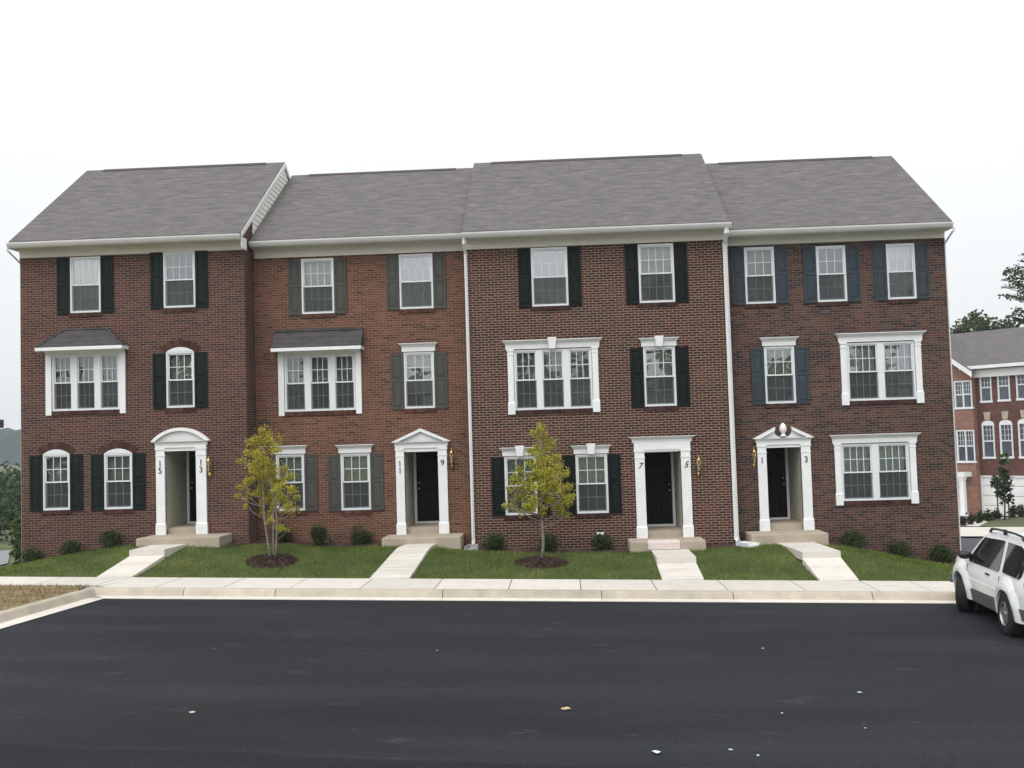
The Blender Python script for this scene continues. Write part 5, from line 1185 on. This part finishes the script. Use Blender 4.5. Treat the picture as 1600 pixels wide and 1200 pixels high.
# staked sapling
bx, by, bz = pl(1570, 815)
Yt = by
itf = [(1571,712,4),(1568,722,6),(1566,735,6),(1570,745,8),(1558,748,6),(1552,755,5),(1573,755,7),(1563,762,7),(1577,764,6),(1568,772,8),(1575,780,5),(1578,775,4),(1566,780,4)]
spot = (bx, by, bz)
tree('staked_sapling', spot, [[(0, 0, 0), loc(spot, 1570, 785), loc(spot, 1569, 750), loc(spot, 1570, 715)]], clumps_from_px(spot, itf, 8), 520, .24, M['leaf_dk'], 'bark_dark', 'dark leaved sapling between two stakes before the garage door', None, 21, .3, .05)
for i, (px, lb) in enumerate(((1560, 'dark wooden stake left of the far sapling'), (1577, 'dark wooden stake right of the far sapling'))):
    x_, y_, z_ = pl(px, 813); m_ = MB(); m_.tube([(x_, y_, z_-.2), (x_+.01, y_, z_+.8), (x_, y_, z_+1.35)], [.04, .038, .03], 6); m_.tube([(x_, y_, z_+1.2), (x_+(.15 if i == 0 else -.15), y_, z_+1.22)], .012, 5); tag(m_.build('tree_stake', M['bark_dark'], off=(x_, y_, z_)), lb, 'stake', 'stakes holding the sapling')

# ------------------------------------------------------------------ trees beyond
def big_tree(name, x_, y_, z_, ht, rad, mat, n, ls, label, group, seed, base_frac=.3, flat=1.0, lobes=24):
    g_ = random.Random(seed); cl = []
    for k in range(lobes):
        a_ = g_.uniform(0, 6.28); u = g_.random(); r_ = rad*math.sqrt(g_.random())*math.sin(math.pi*min(1, .2+.75*u)); cl.append((r_*math.cos(a_), r_*math.sin(a_), ht*(base_frac+(1-base_frac)*u*.95), rad*g_.uniform(.25, .42)))
    st = [[(0, 0, -.5), (.1, 0, ht*.3), (-.1, .1, ht*.6), (0, 0, ht*.93)]]
    return tree(name, (x_, y_, z_), st, cl, n, ls, mat, 'bark_dark', label, group, seed, .38, ht*.022, 6)
FT = [(1497, 500, 96, 'bushy dark tree rising behind the left end of the garage roof'), (1523, 497, 100, 'tallest dark treetop behind the middle of the garage roof'), (1545, 507, 98, 'broad grey green treetop behind the garage roof'), (1573, 508, 96, 'small dark treetop near the right end of the garage roof')]
for i, (px, pt, Y_, lb) in enumerate(FT):
    x_, zt_ = P(px, pt-7, Y_); z_ = terrain(x_, Y_)-1; big_tree('background_tree', x_, Y_, z_, zt_-z_, 2.2 if i != 2 else 3, M['leaf_mid'], 2200, .42, lb, 'treetops behind the garage roof', 60+i)
# the sparse tree reaching in at the right edge
x_, zt_ = P(1650, 375, 44); z_ = terrain(x_, 44); spot = (x_, 44.0, z_)
g_ = random.Random(9); its = [(1600,398,4),(1597,408,5),(1590,418,6),(1580,423,6),(1571,425,4),(1595,428,6),(1585,432,6),(1598,437,5),(1590,445,6),(1581,442,4),(1597,450,6),(1573,460,3),(1580,464,3),(1592,463,5),(1600,465,6),(1590,484,5),(1583,489,4),(1598,488,6),(1576,495,3),(1586,500,5),(1597,503,5),(1568,437,2.5),(1566,448,2.5),(1563,461,2.5)]
its += [(g_.uniform(1608, 1690), g_.uniform(380, 510), g_.uniform(6, 11)) for _ in range(22)]
tree('sparse_tree', spot, [[(0, 0, 0), loc(spot, 1652, 700), loc(spot, 1648, 560), loc(spot, 1652, 460), loc(spot, 1650, 380)]], clumps_from_px(spot, its, 10), 1700, .14, M['leaf_mid'], 'bark_dark', 'tall open tree with sparse dark leaves at the right picture edge', None, 22, .5, .075, 7)

# ------------------------------------------------------------------ background left: hill, wood, road, lamp
M['hill'] = pmat('wooded_hill', (.016, .03, .026), .95, .4, .09, c2=(.04, .058, .045))
g_hill = random.Random(2); m = MB(); n = 260; prof = []
for i in range(n+1):
    x_ = -700+900*i/n; prof.append((x_, 2.0+15.6*(1-.4*ss(-200, 150, x_))+.5*math.sin(i*1.7)+.6*math.sin(i*3.1)+1.1*math.sin(i*.31)+g_hill.uniform(-.5, .7)))
for j in range(6):
    for i in range(n+1):
        f_ = j/5; m.v.append((prof[i][0], 520+60*f_, -6+(prof[i][1]+6)*math.sin(f_*math.pi/2)))
for j in range(5):
    for i in range(n): m.f.append((j*(n+1)+i, j*(n+1)+i+1, (j+1)*(n+1)+i+1, (j+1)*(n+1)+i)); m.mi.append(0)
for i in range(n+1): m.v.append((prof[i][0], 720, -8))
for i in range(n): m.f.append((5*(n+1)+i, 5*(n+1)+i+1, 6*(n+1)+i+1, 6*(n+1)+i)); m.mi.append(0)
tag(m.build('hill', M['hill'], smooth=True), kind='structure')
def wood(name, label, items, mat, n, ls, seed):
    g2 = random.Random(seed); m_ = MB()
    for x_, y_, z_, rx, rz in items:
        for _ in range(n):
            d = Vector((g2.gauss(0, 1), g2.gauss(0, 1), g2.gauss(0, 1))).normalized()*g2.uniform(.5, 1.05)
            leaf(m_, (x_+d.x*rx, y_+d.y*rx, z_+d.z*rz), ls, g2)
    tag(m_.build(name, mat), label, 'woodland', kind='stuff')
g2 = random.Random(3); it = []
for k in range(26):
    px = g2.uniform(-60, 60); Y_ = g2.uniform(75, 110); x_, zt_ = P(px, 722+g2.uniform(-4, 26)+max(0, (px+10))*.05, Y_); rz = 3.2
    it.append((x_, Y_, zt_-rz, 2.6, rz))
    it += [(x_+1, Y_, zt_-rz*2.4, 3, rz), (x_-1, Y_-2, zt_-rz*4, 3, rz)]
for k in range(10):
    px = g2.uniform(-40, 34); x_, zt_ = P(px, g2.uniform(790, 830), 62+g2.uniform(-3, 6)); it.append((x_, 55+g2.uniform(-3, 3), terrain(x_, 55)+.9, 2.0, 1.9))
wood('woodland', 'dark trees massed below the distant hill', it, M['leaf_dk'], 520, .36, 5)
wa_, wb_ = pr(-40, 862), pr(20, 862)
lf = [pr(-80, 868), pr(17, 861), pr(12, 882), pr(-80, 905)]
grid_sheet('left_road', pmat('left_road_asphalt', (.2, .2, .21), .9, .1, 2), lf, .05)
x_, y_ = PX(25, 884, 30.0), 30.0; z_ = yard(x_, 30.0)
itl = [(29,812,5),(24,822,6),(31,826,6),(20,832,5),(28,838,7),(22,846,6),(31,848,6),(26,856,6),(30,864,5),(21,862,5),(26,872,5),(31,876,4),(23,880,4)]
spot = (x_, y_, z_)
tree('leafy_sapling', spot, [[(0, 0, 0), loc(spot, 26, 860), loc(spot, 27, 835), loc(spot, 28, 812)]], clumps_from_px(spot, itl, 4), 900, .085, M['leaf_lt'], 'bark_dark', 'pale green sapling at the left corner of the brick row', None, 23, .3, .025)
# street lamp cut by the left edge: post, arm, dark box head, and a small white globe
xl, zl_ = P(-8, 662, 52.0); zg_ = terrain(xl, 52); r_ = empty('street_lamp', (xl, 52.0, zg_))
m = MB(); m.tube([(xl, 52, zg_-.2), (xl, 52, zl_+.3)], [.09, .06], 10); m.build('post', M['bark_dark'], r_, smooth=True)
m = MB(); xe = PX(2.5, 662, 52.0); m.box(xl-.05, xe, 51.75, 52.25, zl_-.22, zl_+.2); m.build('lamp_head', M['bark_dark'], r_, bevel=.04)
tag(r_, 'dark street lamp with box head at the left picture edge', 'street lamp')

# ---- wood on the far side of the car park behind the photographer (seen mirrored in the upper windows)
g2 = random.Random(8); it = []
for k in range(34):
    x_ = -75+150*k/33+g2.uniform(-3, 3); hh = g2.uniform(9, 16)+3*math.sin(k*.8)
    it += [(x_, -42+g2.uniform(-4, 4), hh*f_, g2.uniform(2.6, 4.2)*(1.15-.6*f_), hh*.2) for f_ in (.25, .5, .72, .9)]
wood('woodland', 'trees massed along the open side of the car park', it, M['leaf_dk'], 120, 1.0, 6)

# ------------------------------------------------------------------ litter on the asphalt
def litter(name, px, py, size, mat, label, cat, seed, group=None):
    size *= .72; x_, y_, z_ = hit(px, py, lotf); g3 = random.Random(seed); m_ = MB(); n = 9
    ring = [(x_+size*(.6+.5*g3.random())*math.cos(2*math.pi*k/n), y_+size*(.6+.5*g3.random())*math.sin(2*math.pi*k/n), z_+.012+g3.random()*size*.35) for k in range(n)]
    m_.add([(x_, y_, z_+.008)]+ring+[(p[0], p[1], p[2]-.004) for p in ring]+[(x_, y_, z_+.003)], [(0, 1+k, 1+(k+1) % n) for k in range(n)]+[(2*n+1, n+1+(k+1) % n, n+1+k) for k in range(n)]+[(1+k, n+1+k, n+1+(k+1) % n, 1+(k+1) % n) for k in range(n)])
    tag(m_.build(name, mat, off=(x_, y_, z_)), label, cat, group)
M['tanleaf'] = pmat('dead_leaf', (.45, .33, .2), .8, .2, 20); M['paper'] = pmat('scrap_paper', (.5, .56, .54), .8, .1, 20)
litter('fallen_leaf', 301, 1115, .07, M['tanleaf'], 'curled tan leaf on the asphalt at the lower left', 'leaf', 1, 'dead leaves on the asphalt')
litter('fallen_leaf', 884, 1109, .085, M['tanleaf'], 'curled tan leaf on the asphalt near the lower middle', 'leaf', 2, 'dead leaves on the asphalt')
litter('paper_scrap', 1027, 1178, .085, M['paper'], 'largest crumpled white scrap on the asphalt', 'litter', 3, 'white scraps on the asphalt')
SCR = [(1142, 1174, .035, 'small white scrap right of the largest crumpled one'), (1184, 1182, .03, 'small white scrap nearest the picture bottom'), (1222, 1116, .025, 'tiny white scrap left of centre among the right hand specks'), (1343, 1084, .05, 'pale greenish scrap on the right side of the asphalt'), (1352, 1139, .025, 'tiny white scrap below the pale greenish one'), (683, 1018, .03, 'tiny white scrap in the middle of the lot'), (1192, 1014, .035, 'tiny pale scrap below the light kerb length')]
for i, (a, b, s_, lb) in enumerate(SCR): litter('paper_scrap', a, b, s_, M['paper'], lb, 'litter', 10+i, 'white scraps on the asphalt')

# ------------------------------------------------------------------ damp summer air
m, t, b = newmat('humid_air'); t.nodes.remove(b); pv = N(t, 'ShaderNodeVolumePrincipled')
pv.inputs['Color'].default_value = (.82, .9, 1, 1); pv.inputs['Density'].default_value = .00036; pv.inputs['Anisotropy'].default_value = .2
t.links.new(pv.outputs[0], t.nodes['Material Output'].inputs['Volume'])
zl_ = min(v[2] for v in [(0, 0, terrain(a, c)) for a in (-850, -30, 0, 30, 850) for c in (-800, 0, 30, 60, 90, 850)])-8
mb = MB(); mb.box(-860, 860, -830, 880, zl_, 32); tag(mb.build('haze', m), 'thin humid air between the houses and the hill', 'haze', kind='stuff')

for o in list(bpy.data.objects):
    if '_off' in o: del o['_off']
